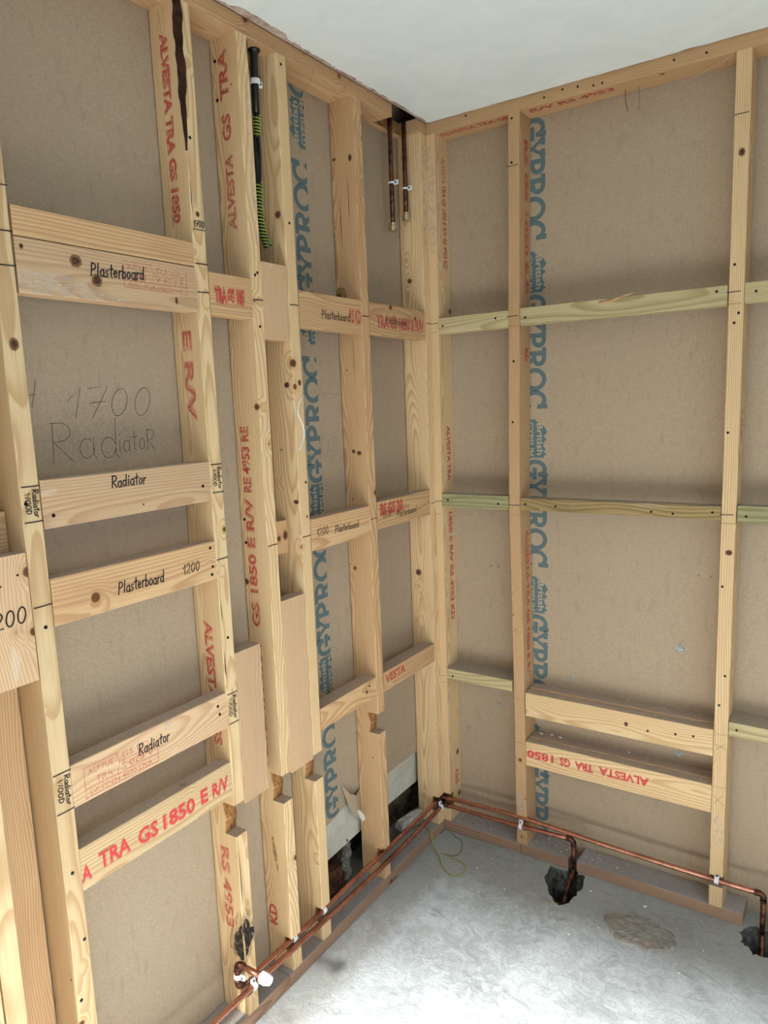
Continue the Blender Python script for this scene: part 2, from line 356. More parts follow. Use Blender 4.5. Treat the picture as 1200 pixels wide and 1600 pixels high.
# stroke lettering (handwriting) ------------------------------------------------
def ar(cx, cy, rx, ry, a0, a1, n=8):
    return [(cx+rx*math.cos(math.radians(a0+(a1-a0)*k/n)), cy+ry*math.sin(math.radians(a0+(a1-a0)*k/n))) for k in range(n+1)]
G = {
 'P': (.62, [[(.05, 0), (.08, 1)], [(.08, .95)]+ar(.25, .74, .27, .24, 95, -95)+[(.06, .5)]]),
 'l': (.22, [[(.08, 1), (.06, 0), (.14, .02)]]),
 'a': (.50, [ar(.24, .28, .20, .26, 50, 360, 12), [(.42, .55), (.42, .1), (.50, 0)]]),
 's': (.38, [[(.34, .5), (.2, .56), (.08, .46), (.14, .33), (.28, .24), (.30, .08), (.16, 0), (.04, .06)]]),
 't': (.40, [[(.2, .95), (.2, .08), (.32, .02)], [(.0, .62), (.4, .66)]]),
 'e': (.46, [[(.06, .28), (.38, .34)]+ar(.23, .28, .18, .26, 15, 320, 10)]),
 'r': (.36, [[(.08, .55), (.08, 0)], [(.08, .34), (.18, .52), (.34, .54)]]),
 'b': (.46, [[(.07, 1), (.07, 0)], ar(.23, .26, .18, .25, 170, -170, 10)]),
 'o': (.46, [ar(.23, .28, .18, .27, 90, 450, 12)]),
 'd': (.52, [ar(.22, .27, .19, .26, 20, 350, 12), [(.42, 1), (.42, .08), (.5, 0)]]),
 'R': (.62, [[(.08, 0), (.08, .98)], [(.02, .96)]+ar(.26, .74, .26, .23, 90, -90)+[(.10, .5), (.56, 0)]]),
 'i': (.22, [[(.1, .55), (.1, .06), (.18, 0)], [(.1, .78), (.12, .84)]]),
 '1': (.36, [[(0, .55), (.26, 1), (.24, 0)]]),
 '2': (.5, [ar(.22, .74, .20, .25, 160, -20, 8)+[(.02, 0), (.48, .04)]]),
 '0': (.52, [ar(.25, .5, .20, .48, 70, 430, 14)]),
 '7': (.5, [[(.0, .92), (.46, 1), (.2, 0)], [(.08, .46), (.44, .5)]]),
 'W': (.8, [[(.0, 1), (.18, 0), (.36, .8), (.54, 0), (.72, 1)]]),
 'O': (.62, [ar(.29, .5, .25, .48, 90, 450, 14)]),
 'D': (.6, [[(.08, 0), (.08, 1)], [(.02, 1)]+ar(.14, .5, .38, .5, 85, -85, 10)+[(.02, 0)]]),
 'H': (.6, [[(.06, 0), (.08, 1)], [(.5, 0), (.52, 1)], [(.06, .5), (.52, .54)]]),
 'K': (.6, [[(.08, 1), (.06, 0)], [(.54, 1), (.1, .5), (.54, 0)]]),
 'A': (.6, [[(.0, 0), (.28, 1), (.54, 0)], [(.1, .36), (.46, .4)]]),
 'G': (.74, [ar(.38, .5, .30, .44, 40, 325, 14)+[(.66, .44)], [(.42, .46), (.74, .46)], [(.62, .98), (.62, .72)]]),
 'Y': (.76, [[(.06, .93), (.38, .45), (.70, .93)], [(.38, .5), (.38, .04)], [(.0, .93), (.20, .93)], [(.56, .93), (.76, .93)], [(.24, .06), (.52, .06)]]),
 'p': (.68, [[(.16, .06), (.16, .93)], [(.02, .93), (.34, .93)]+ar(.36, .70, .24, .23, 90, -90)+[(.16, .47)], [(.02, .06), (.30, .06)]]),
 'q': (.74, [[(.16, .06), (.16, .93)], [(.02, .93), (.34, .93)]+ar(.36, .70, .24, .23, 90, -90)+[(.16, .47)], [(.36, .47), (.62, .06), (.72, .06)], [(.02, .06), (.30, .06)]]),
 'Q': (.80, [ar(.38, .5, .33, .44, 90, 450, 18)]),
 'c': (.76, [ar(.38, .5, .31, .44, 42, 318, 14), [(.64, .98), (.64, .70)]]),
 'x': (.3, [[(.0, .5), (.2, .5)]]),
}
def strokes_bm(bm, lines, O, A, U, h, wd, lift=.0007, jit=0., slant=0.):
    """flat ribbons of ink lying on the face through O spanned by A (advance) and U (up)"""
    O, A, U = Vector(O), Vector(A).normalized(), Vector(U).normalized(); Nn = A.cross(U)
    for li, line in enumerate(lines):
        if len(line) < 2: continue
        p = [Vector((x+y*slant, y)) for x, y in line]; left = []; right = []
        ring = len(p) > 6 and (p[0]-p[-1]).length < 1e-4
        if ring: p = p[:-1]
        for i, q in enumerate(p):
            d = p[(i+1) % len(p)]-p[i-1] if ring else p[min(i+1, len(p)-1)]-p[max(i-1, 0)]
            if d.length < 1e-6: d = Vector((1, 0))
            d.normalize(); nn = Vector((-d.y, d.x))*(wd/h/2)
            if i == 0 and not ring: q = q-d*wd/h/2
            if i == len(p)-1 and not ring: q = q+d*wd/h/2
            k = 1e-5*(li % 7)
            left.append(bm.verts.new(O+(A*(q+nn).x+U*(q+nn).y)*h+Nn*(lift+k))); right.append(bm.verts.new(O+(A*(q-nn).x+U*(q-nn).y)*h+Nn*(lift+k)))
        for i in range(len(p)-1): bm.faces.new((left[i], right[i], right[i+1], left[i+1]))
        if ring: bm.faces.new((left[-1], right[-1], right[0], left[0]))
def write(name, parent, text, O, A, U, h, wd=.0022, mat=None, slant=.12, total=None, jit=.04, gap=.08, label=None):
    rnd = random.Random(text+str(O)); bm = bmesh.new(); x = 0; A_, U_ = Vector(A).normalized(), Vector(U).normalized()
    full = sum((G[c][0]+gap) if c != ' ' else .5 for c in text)
    sx = (total/(h*full)) if total else 1.
    for c in text:
        if c == ' ': x += .5; continue
        wdt, ln = G[c]; dy = rnd.uniform(-jit, jit); sc = 1+rnd.uniform(-jit, jit)
        strokes_bm(bm, [[((px*sc+x)*sx, py*sc+dy) for px, py in l] for l in ln], O, A, U, h, wd, slant=slant)
        x += wdt+gap
    return ink(name, bm, parent, mat or BLACK, label)
def ink(name, bm, parent, mat, label=None):
    inv = parent.matrix_world.inverted() if parent else Matrix.Identity(4)
    bm.transform(inv)
    me = bpy.data.meshes.new(name); bm.to_mesh(me); bm.free(); me.materials.append(mat)
    o = bpy.data.objects.new(name, me); C.objects.link(o); o.parent = parent
    if label: o['label'] = label
    return o
def font_bm(text, O, A, U, h, total=None, bold=0., lift=.0007, mirror=False, bm=None):
    cu = bpy.data.curves.new('t', 'FONT'); cu.body = text; cu.size = 1; cu.offset = bold; cu.resolution_u = 2
    o = bpy.data.objects.new('t', cu); C.objects.link(o)
    dg = bpy.context.evaluated_depsgraph_get(); dg.update(); me = bpy.data.meshes.new_from_object(o.evaluated_get(dg))
    xs = [v.co.x for v in me.vertices]; x0, x1 = min(xs), max(xs); ch = .72
    O, A, U = Vector(O), Vector(A).normalized(), Vector(U).normalized(); Nn = A.cross(U); sy = h/ch; sx = (total/(x1-x0)) if total else sy
    for v in me.vertices:
        xx = (v.co.x-x0); xx = (x1-x0-xx) if mirror else xx
        v.co = O+A*xx*sx+U*v.co.y*sy+Nn*lift
    bm = bm or bmesh.new(); bm.from_mesh(me); bpy.data.meshes.remove(me); bpy.data.objects.remove(o); bpy.data.curves.remove(cu)
    return bm
def stamp(parent, text, O, A, U, h, total, mat=None, mirror=False, label=None, name='red_stamp', bold=.012):
    bm = font_bm(text, O, A, U, h, total, bold=bold, mirror=mirror); n = len(bm.faces)
    font_bm(text, O, A, U, h, total, bold=bold+.055, mirror=mirror, lift=.0004, bm=bm)
    bm.faces.ensure_lookup_table()
    for fc in bm.faces[n:]: fc.material_index = 1
    o = ink(name, bm, parent, mat or RED, label); o.data.materials.append(RED_H); return o
def line(parent, pts3, N3, wd=.0022, mat=None, name='height_mark'):
    """a pen line through two world points on a face with normal N3"""
    a, b = Vector(pts3[0]), Vector(pts3[1]); A = (b-a).normalized(); U = Vector(N3).cross(A)
    bm = bmesh.new(); L = (b-a).length
    strokes_bm(bm, [[(0, 0), (L*.5, random.uniform(-.0006, .0006)), (L, 0)]], a, A, U, 1., wd, lift=.0008)
    return ink(name, bm, parent, mat or BLACK)
NL, NR, Z = Vector((1, 0, 0)), Vector((0, -1, 0)), Vector((0, 0, 1))
Y, X = Vector((0, 1, 0)), Vector((1, 0, 0))
def screw(parent, p, n, r=.0035, ring=False, mat=None):
    p, n = Vector(p), Vector(n); bm = bmesh.new()
    tube([p-n*.001, p+n*.0008], r, bm, 12)
    return ink('screw', bm, parent, mat or SCREW)

# ------------------------------------------------------------ setting
def polyfill(loops, z, bm=None):
    bm = bm or bmesh.new(); es = []; allv = []
    for lp in loops:
        vs_ = [bm.verts.new((x, y, z)) for x, y in lp]; allv.append(vs_)
        es += [bm.edges.new((vs_[i], vs_[(i+1) % len(vs_)])) for i in range(len(vs_))]
    bmesh.ops.triangle_fill(bm, use_beauty=True, edges=es, normal=(0, 0, 1))
    return bm, allv
def jag(lp, amt, n=3, seed=1):
    rnd = random.Random(seed); out = []
    for i in range(len(lp)):
        a, b = Vector(lp[i]), Vector(lp[(i+1) % len(lp)])
        for k in range(n):
            q = a.lerp(b, k/n)
            out.append((q.x+rnd.uniform(-amt, amt), q.y+rnd.uniform(-amt, amt)))
    return out
X0, X1, Y0, Y1 = -.25, 2.7, -4.2, .25
h1 = jag([(.414, -.012), (.419, -.075), (.449, -.135), (.482, -.172), (.505, -.183), (.527, -.163), (.535, -.11), (.540, -.06), (.530, -.010), (.503, -.008), (.500, .014), (.474, .014), (.471, -.008)], .004, 3, 3)
h2 = jag([(1.000, -.012), (.997, -.03), (1.003, -.067), (1.026, -.082), (1.038, -.103), (1.076, -.097), (1.13, -.09), (1.15, -.05), (1.14, -.012), (1.072, .018), (1.03, .018)], .005, 3, 5)
bm, loops = polyfill([[(X0, Y0), (X1, Y0), (X1, Y1), (X0, Y1)], h1, h2], FZ)
for f_ in bm.faces:
    if f_.normal.z < 0: f_.normal_flip()
for li, (lp, dz) in enumerate(((loops[1], .11), (loops[2], .13))):
    c = sum((v.co for v in lp), Vector())/len(lp); rnd = random.Random(li)
    prev = lp
    for k, (s, d) in enumerate(((.93, .35), (.84, .7), (.74, 1.0))):
        ring = [bm.verts.new((c.x+(v.co.x-c.x)*s+rnd.uniform(-.005, .005), c.y+(v.co.y-c.y)*s+rnd.uniform(-.005, .005), FZ-dz*d+rnd.uniform(-.006, .006))) for v in lp]
        for i in range(len(ring)):
            q = bm.faces.new((prev[i], prev[(i+1) % len(ring)], ring[(i+1) % len(ring)], ring[i])); q.material_index = 1
        prev = ring
    q = bm.faces.new(prev); q.material_index = 2
me = bpy.data.meshes.new('floor'); bm.to_mesh(me); bm.free()
for m in (CONC, BROKEN, DIRT): me.materials.append(m)
floor = bpy.data.objects.new('floor', me); C.objects.link(floor); tag(floor, kind='structure')

# plasterboard walls (the far room's boards, seen from behind between the studs)
wr = link('wall_right', boxbm((-.112, .0895, FZ), (X1, .102, 2.6)), PAPER); tag(wr, kind='structure')
bm = boxbm((-.1015, Y0, FZ), (-.089, -.70, 2.6))
# the section by the corner has its bottom broken off
edge = [(-.70, .262), (-.60, .266), (-.535, .272), (-.50, .283), (-.45, .290), (-.40, .292), (-.36, .290), (-.30, .284), (-.23, .280), (-.16, .283), (-.10, .278), (-.035, .281), (.0895, .28)]
va = [bm.verts.new((-.089, y, z)) for y, z in edge]+[bm.verts.new((-.089, .0895, 2.6)), bm.verts.new((-.089, -.70, 2.6))]
vb = [bm.verts.new((-.1015, v.co.y, v.co.z)) for v in va]
bm.faces.new(va); bm.faces.new(vb[::-1])
for i in range(len(va)): bm.faces.new((va[i], vb[i], vb[(i+1) % len(va)], va[(i+1) % len(va)]))
wl = link('wall_left', bm, PAPER); tag(wl, kind='structure')
# the older white faced board behind it, ending higher than the floor, and the dark void below
zb = lambda y: .140+(y+.57)*.024
bm = bmesh.new(); a = [(-.75, zb(-.75)), (-.57, zb(-.57)), (-.40, .146), (-.23, .154), (-.04, .152), (.0895, .152), (.0895, .60), (-.75, .60)]
va = [bm.verts.new((-.103, y, z)) for y, z in a]; vb = [bm.verts.new((-.112, y, z)) for y, z in a]
bm.faces.new(va); bm.faces.new(vb[::-1])
for i in range(len(a)): bm.faces.new((va[i], vb[i], vb[(i+1) % len(a)], va[(i+1) % len(a)]))
wb = link('wall_inner', bm, WBOARD); tag(wb, kind='structure')
def rough_sheet(name, mat, pts_fn, nu, nv, amt, seed=0, kind='structure'):
    rnd = random.Random(seed); bm = bmesh.new(); g = [[bm.verts.new(Vector(pts_fn(i/nu, j/nv))+Vector((rnd.uniform(-amt, amt), 0, rnd.uniform(-amt, amt)*.3))) for j in range(nv+1)] for i in range(nu+1)]
    for i in range(nu):
        for j in range(nv): bm.faces.new((g[i][j], g[i+1][j], g[i+1][j+1], g[i][j+1]))
    o = link(name, bm, mat); return tag(o, kind=kind)
rough_sheet('wall_masonry', RUBBLE, lambda a, b: (-.19+.02*math.sin(9*a), -.80+.92*a, FZ+.62*b), 30, 14, .012, 2)
tag(link('left_leak_block', boxbm((-.30, Y0, FZ-.1), (-.26, .32, 2.75)), WALLP), kind='structure')  # added shell behind the left boards, keeps stray light out
tag(link('right_leak_block', boxbm((-.26, .24, FZ-.1), (X1, .28, 2.75)), WALLP), kind='structure')  # matching added light-blocking shell behind the right boards
# enclosing walls: glazed door opening (right), made-up rear opening shaped to aim the sun patch
def wall_hole(name, lo, hi, hlo, hhi, axis, lab=None):
    bm = bmesh.new(); a = axis
    def b(l, h):
        l, h = list(l), list(h); boxbm(l, h, bm)
    # left, right, bottom, top strips around the opening; axis is the thin axis
    o = 1-a
    l, h = list(lo), list(hi); h[o] = hlo[0]; b(l, h)
    l, h = list(lo), list(hi); l[o] = hhi[0]; b(l, h)
    l, h = list(lo), list(hi); l[o] = hlo[0]; h[o] = hhi[0]; h[2] = hlo[1]
    if hlo[1] > lo[2]+.01: b(l, h)
    l, h = list(lo), list(hi); l[o] = hlo[0]; h[o] = hhi[0]; l[2] = hhi[1]; b(l, h)
    return tag(link(name, bm, WALLP), kind='structure')
wall_hole('wall_side', (X1, Y0, FZ), (X1+.06, Y1, 2.6), (-3.05, FZ), (-.95, 2.1), 0)
wall_hole('wall_rear', (X0, Y0-.06, FZ), (X1+.06, Y0, 2.6), (.15, 1.15), (1.75, 2.36), 1)
# ceiling: torn board edge below which the skim coat stops in a ragged line
cy = -4.2
tag(link('ceiling', boxbm((0, cy, ZC), (X1, .0, ZC+.0125)), TORNPAPER), kind='structure')
rnd = random.Random(12); e1 = []
y = cy
while y < -.012:
    off = .016+rnd.uniform(-.0035, .0035)+(.012 if -.88 < y < -.70 else 0)
    e1.append((off, y)); y += rnd.uniform(.006, .022)
e1.append((.010, -.010)); x = .02; e2 = []
while x < X1:
    e2.append((x, -.004+rnd.uniform(-.0012, .0012)-(.006 if .77 < x < .82 else 0))); x += rnd.uniform(.01, .03)
bm, lp = polyfill([e1+e2+[(X1, -.004), (X1, cy)]], ZC-.0035)
r_ = bmesh.ops.extrude_face_region(bm, geom=bm.faces[:]); bmesh.ops.translate(bm, verts=[g for g in r_['geom'] if isinstance(g, bmesh.types.BMVert)], vec=(0, 0, .0032))
cs = link('ceiling_skim', bm, SKIM); cs.parent = bpy.data.objects['ceiling']
tag(link('ceiling_light_lid', boxbm((-.30, Y0, 2.60), (X1+.06, .28, 2.64)), DARKWOOD), kind='structure')  # added dark cap above the head plates, stops sunlight leaking in
# cement patch trowelled over the screed between the two pipe holes
pc = [(.745+.098*math.cos(t*.5236)+.012*math.cos(t*1.7), -.172+.070*math.sin(t*.5236)+.010*math.sin(t*2.3)) for t in range(12)]
bm = bmesh.new(); pj = jag(pc, .005, 5, 8); c0 = Vector((.745, -.17)); rnd = random.Random(4); prev = None
for s, h in ((1., .0002), (.93, .004), (.8, .0035), (.62, .006), (.42, .003), (.22, .005)):
    ring = [bm.verts.new((c0.x+(p[0]-c0.x)*s, c0.y+(p[1]-c0.y)*s, FZ+h+rnd.uniform(-.0004, .0022)*(s < 1))) for p in pj]
    if prev:
        for i in range(len(ring)): bm.faces.new((prev[i], prev[(i+1) % len(ring)], ring[(i+1) % len(ring)], ring[i]))
    prev = ring
bm.faces.new(prev)
cp = link('cement_patch', bm, speckle('patch_cement', srgb(158, 158, 150), srgb(134, 130, 120), 30, .95, .9, srgb(146, 126, 110), 10), parent=floor)

# ------------------------------------------------------------ plates
def plate(name, ax, a, b, z0, z1, label, cat, mat, d0=-.089, d1=0.0, st=None):
    h = (z1-z0)/2
    if ax == 'L': o = timber(name, [mat, BARK, TORN], HL, (d1, b, (z0+z1)/2), b-a, d0-d1, 0, -h, h, st)
    else: o = timber(name, [mat, BARK, TORN], HR, (a, -d1, (z0+z1)/2), b-a, d0-d1, 0, -h, h, st)
    return tag(o, label, cat)
tpl = plate('top_plate', 'L', -4.2, 0.0, ZT, ZC-.0005, 'brown head plate above the left wall studs, notched for two copper pipes', 'top plate', PINE_PLATE,
            st=[(0, 0, 0), (.052, 0, 0), (.052, -.066, 2), (.20, -.066, 2), (.20, 0, 0), (4.2, 0, 0)])
tpr = plate('top_plate', 'R', 0.001, 2.4, ZT, ZC-.0005, 'timber head plate with red stamps under the ceiling above the right wall studs', 'top plate', PINE_PLATE, d0=-.0885)
stamp(tpr, 'ALVESTA TRA GS', (.035, .040, ZT), X, Vector((0, -1, 0)), .024, .24, RED)
stamp(tpr, 'R/V RS 4953', (.345, .040, ZT), X, Vector((0, -1, 0)), .024, .25, RED)
for x, z in ((.145, 2.418), (.40, 2.408), (.455, 2.416), (.50, 2.412), (.545, 2.404), (.57, 2.404), (.76, 2.412), (.84, 2.408)): screw(tpr, (x, 0, z), NR, .0032)
spl = [plate('sole_plate', 'L', -.868, 0.0, FZ, ZS, 'dusty grey sole plate on the floor under the left wall, piece reaching the corner', 'sole plate', PINE_OLD),
       plate('sole_plate', 'L', -4.2, -.870, FZ, ZS, 'dusty brown sole plate under the left wall, piece nearest the camera', 'sole plate', PINE_OLD)]
spr = [plate('sole_plate', 'R', 0.001, .300, FZ, ZS, 'dusty sole plate piece in the corner at the foot of the right wall', 'sole plate', PINE_OLD, d0=-.0885),
       plate('sole_plate', 'R', .302, .470, FZ, ZS, 'short dusty sole plate piece between the second right stud and the first floor hole', 'sole plate', PINE_OLD, d0=-.0885),
       plate('sole_plate', 'R', .500, .998, FZ, ZS, 'reddish dusty sole plate between the two floor holes at the right wall', 'sole plate', PINE_OLD, d0=-.0885),
       plate('sole_plate', 'R', 1.075, 2.4, FZ, ZS, 'dusty sole plate beyond the second floor hole at the right edge', 'sole plate', PINE_OLD, d0=-.0885)]

# ------------------------------------------------------------ left wall studs
nz = (.508, .586)
L1 = left_stud(-1.433, 'pale stud at the far left with boxed Radiator Wood marks and a large knot', low=None, bend=[(0, .004), (1.2, 0), (2.4, -.005)])
def wane2(z):
    z += ZS
    if z > 2.24: t = 1.0
    elif z > 2.07: t = (z-2.07)/.17
    else: t = 0
    n = math.sin(z*41)*.3+math.sin(z*97+1)*.25+math.sin(z*163)*.2; m_ = math.sin(z*53+2)*.35+math.sin(z*131)*.25
    return (.0015+t*(.011+.006*n), .0015+t*(.012+.006*m_))
L2 = left_stud(-.987, 'left wall stud with dark bark down its top corner and 1700 written on it', notch=(.508, .590), low=(.070, .118), wane=wane2, mat=PINE)
L3 = left_stud(-.813, 'wall stud with red stamps down its side, left of the black conduit', notch=nz, low=(.072, .112))
L4 = left_stud(-.681, 'wall stud between the black conduit and the left GYPROC print, white thread on it', notch=nz, low=(.072, .117))
L5 = left_stud(-.362, 'wall stud with a big dark knot near its top, right of the left GYPROC print', notch=(.515, .582), low=(.070, .120), mat=PINE_W)
L6 = left_stud(0.0, 'wall stud in the corner on the left wall side, behind the hanging copper pipes', low=(.066, .122), w=.0375)
L0 = left_stud(-1.566, 'pale wall stud at the bottom left edge of the photo', low=None)
L00 = left_stud(-1.606, 'outermost pale stud doubled against its neighbour at the bottom left edge', low=None)
tb = timber('backing_post', [PINE_W, BARK, TORN], FL, (-.0770, -1.4728, ZS), ZT-ZS, -.011, 0, -.0865, 0)
tag(tb, 'tan backing post set back behind the dark gap left of the nearest whole stud', 'backing post')
# right wall studs
R0 = right_stud(-.011, .0265, 'corner stud on the right wall side with a red stamp down its side', low=(.066, .124), bend=[(0, 0), (1.2, -.003), (1.8, .003), (2.4, .005)])
R0.location.y = .0012
R1 = right_stud(.281, .318, 'wall stud on the right wall just left of the blue GYPROC print', low=(.072, .114), bend=[(0, .006), (.3, .003), (.6, .001), (1.05, -.006), (1.2, -.0085), (1.5, -.005), (1.8, -.002), (2.4, .005)], mat=PINE_W)
R2 = right_stud(.908, .9455, 'pale wall stud on the right wall near the right edge of the photo', low=(.082, .117), bend=[(0, -.004), (.6, -.003), (1.2, 0), (2.4, .003)])
R3 = right_stud(1.50, 1.5375, 'wall stud on the right wall beyond the right edge of the photo')

# ------------------------------------------------------------ left wall noggins and blocking
A1 = left_rail('noggin', -1.433, -1.024, 1.8535, 1.904, 'narrow orange timber rail laid on top of the upper Plasterboard noggin at the left', 'noggin', PINE_PLATE)
A2 = left_rail('noggin', -1.433, -1.024, 1.757, 1.852, 'topmost left noggin reading Plasterboard, with a mirrored red stamp and two round knots', 'noggin', PINE_R)
A3 = left_rail('noggin', -1.433, -1.024, 1.339, 1.429, 'upper of the two noggins reading Radiator, rosy timber between the first two studs', 'noggin', PINE_R)
A4 = left_rail('noggin', -1.433, -1.024, 1.156, 1.246, 'noggin reading Plasterboard 1200 between the first two studs at the left', 'noggin', PINE_W)
A5 = left_rail('noggin', -1.433, -1.024, .793, .880, 'lower of the two noggins reading Radiator, with a faint boxed red stamp', 'noggin', PINE_R)
A6 = left_rail('noggin', -1.433, -1.024, .617, .706, 'lowest noggin at the left with the bright red TRA GS 1850 stamp', 'noggin', PINE)
A7 = left_rail('noggin', -.987, -.850, 1.755, 1.848, 'short noggin with a solid red smudge stamp, left of the stamped stud', 'noggin', PINE_W)
# its right end laps the stamped stud's side
B1 = tag(timber('blocking_board', [PINE_R, BARK, TORN], FL, (0, -.8985, .578), .386, -.047, 0, -.0875, 0), 'upright blocking board with weathered grey top, beside the bark-edged stud', 'blocking board')
B2 = tag(timber('blocking_board', [PINE_R, BARK, TORN], FL, (0, -.7195, 1.711), .182, -.038, 0, -.0925, 0), 'short upright blocking board below the green and yellow wrapped cable', 'blocking board')
B3 = tag(timber('blocking_board', [PINE_R, BARK, TORN], FL, (0, -.7195, .577), .472, -.038, 0, -.0925, 0), 'tall upright blocking board filling the gap between two studs, pipes passing below it', 'blocking board')
B4 = left_rail('noggin', -.812, -.719, 1.157, 1.246, 'small recessed noggin half hidden between two studs above the tall upright board', 'noggin', PINE_W, x1=-.049, x0=-.087)
B5 = tag(timber('blocking_board', [PINE_R, BARK, TORN], FL, (0, -1.4715, 1.067), .237, -.038, 0, -.0930, 0), 'upright board reading 1200 cut off by the left edge of the photo', 'blocking board')
B6 = left_rail('noggin', -1.566, -1.4715, 1.300, 1.376, 'small recessed block above the 1200 board at the left edge', 'noggin', PINE_PLATE, x1=-.053, x0=-.087)
E1 = left_rail('noggin', -.680, -.400, 1.747, 1.840, 'upper noggin reading Plasterboard across the left GYPROC print', 'noggin', PINE_W)
E2 = left_rail('noggin', -.361, -.038, 1.747, 1.840, 'upper noggin reading Plasterboard beside the corner, red stamp behind the word', 'noggin', PINE_W)
E3 = left_rail('noggin', -.680, -.400, 1.155, 1.243, 'middle noggin reading 1200 Plasterboard across the left GYPROC print', 'noggin', PINE_W)
E4 = left_rail('noggin', -.361, -.038, 1.162, 1.248, 'middle noggin beside the corner with 1200 Plasterboard over a red stamp', 'noggin', PINE_PLATE)
E5 = left_rail('noggin', -.680, -.400, .643, .706, 'low noggin with grey weathered top across the left GYPROC print', 'noggin', PINE_W, x0=-.050)
E6 = left_rail('noggin', -.361, -.038, .640, .704, 'low noggin beside the corner with a small red ESTA stamp', 'noggin', PINE_W, x0=-.050)
# ------------------------------------------------------------ right wall rails
F1 = right_rail('noggin', .027, .280, 1.765, 1.817, 'top greenish treated rail in the narrow bay beside the corner', 'noggin', PINE_G)
F2 = right_rail('noggin', .317, .908, 1.767, 1.820, 'long top greenish treated rail with a split in its upper edge', 'noggin', PINE_G)
F3 = right_rail('noggin', .947, 1.500, 1.769, 1.821, 'top treated rail running out of the right edge of the photo', 'noggin', PINE_G)
F4 = right_rail('noggin', .024, .272, 1.186, 1.231, 'middle green treated rail in the narrow bay beside the corner', 'noggin', PINE_G2)
F5 = right_rail('noggin', .311, .908, 1.188, 1.227, 'long middle olive brown treated rail across the blue GYPROC print', 'noggin', PINE_B, y1=.045)
F6 = right_rail('noggin', .947, 1.500, 1.184, 1.231, 'middle treated rail running out of the right edge of the photo', 'noggin', PINE_G2)
F7 = right_rail('noggin', .026, .277, .566, .605, 'lowest green treated rail laid flat in the narrow bay beside the corner', 'noggin', PINE_G, y1=.088)
F8 = right_rail('noggin', .943, 1.500, .562, .605, 'lowest green treated rail laid flat at the right edge of the photo', 'noggin', PINE_G, y1=.088)
H1 = right_rail('noggin', .322, .905, .490, .572, 'front plank of the upper double rail near the floor on the right wall', 'noggin', PINE, y1=.037)
H2 = right_rail('noggin', .322, .905, .494, .577, 'rear plank of the upper double rail, set against the board', 'noggin', PINE_R, y0=.0395, y1=.088)
H3 = right_rail('noggin', .322, .905, .313, .400, 'front plank of the lower double rail with the upside-down red stamp', 'noggin', PINE, y1=.037)
H4 = right_rail('noggin', .322, .905, .317, .402, 'rear plank of the lower double rail, set against the board', 'noggin', PINE_R, y0=.0395, y1=.088)
# raised splinter on the long top rail
bm = bmesh.new(); tube([(.565, .0, 1.808), (.60, -.002, 1.812), (.64, -.006, 1.822), (.665, -.008, 1.826)], [.0045, .004, .003, .0012], bm, 6)
ink('splinter', bm, F2, PINE_W)
# big round knots that the photo shows plainly
def knot(parent, p, n, rx, ry, mat=None):
    p, n = Vector(p), Vector(n); bm = bmesh.new(); t = n.cross(Z).normalized(); rnd = random.Random(str(p)); K = 22
    for s, lift in ((1., .0005), (.62, .0009)):
        vs_ = [bm.verts.new(p+n*lift+(t*math.cos(6.2832*k/K)*rx+Z*math.sin(6.2832*k/K)*ry)*s*rnd.uniform(.93, 1.05)) for k in range(K)]
        fc = bm.faces.new(vs_); fc.material_index = 0 if s == 1 else 1
    inv = parent.matrix_world.inverted(); bm.transform(inv)
    me = bpy.data.meshes.new('knot'); bm.to_mesh(me); bm.free(); me.materials.append(KN1); me.materials.append(KN2)
    o = bpy.data.objects.new('knot', me); C.objects.link(o); o.parent = parent; return o
KN1 = speckle('knot_rim', srgb(146, 108, 74), srgb(112, 78, 52), 200, .8, .1); KN2 = speckle('knot_heart', srgb(96, 70, 54), srgb(60, 40, 30), 260, .8, .3)
knot(A2, (0, -1.316, 1.825), NL, .013, .0115); knot(A2, (0, -1.274, 1.795), NL, .012, .012); knot(A2, (0, -1.083, 1.775), NL, .004, .008)
knot(A2, (0, -1.42, 1.836), NL, .004, .005)
knot(L1, (0, -1.452, 1.668), NL, .009, .012)
knot(L2, (0, -1.006, 1.965), NL, .006, .006)
knot(L5, (0, -.372, 2.23), NL, .006, .010) if False else None
knot(L4, (0, -.694, 1.605), NL, .006, .008)
knot(R2, (.931, 0, 2.147), NR, .008, .011); knot(R2, (.930, 0, 1.098), NR, .010, .008)
knot(E5, (0, -.455, .675), NL, .006, .006)
knot(B4, (-.049, -.728, 1.205), NL, .009, .014)
n5 = Vector((0, -1, 0))
knot(L5, (-.019, -.399, 2.232), n5, .007, .010); knot(L5, (-.075, -.399, 2.238), n5, .007, .004)
knot(L5, (-.080, -.399, 1.856), n5, .012, .012); knot(L5, (-.05, -.399, 1.405), n5, .006, .007); knot(L5, (-.030, -.399, 1.40), n5, .009, .007)
knot(L4, (-.02, -.718, 2.02), n5, .010, .010); knot(L4, (-.022, -.718, 1.60), n5, .009, .008); knot(L4, (-.012, -.718, 1.295), n5, .009, .006)
knot(L6, (-.055, -.0375, .955), n5, .012, .012); knot(H1, (.655, 0, .535), NR, .006, .008)

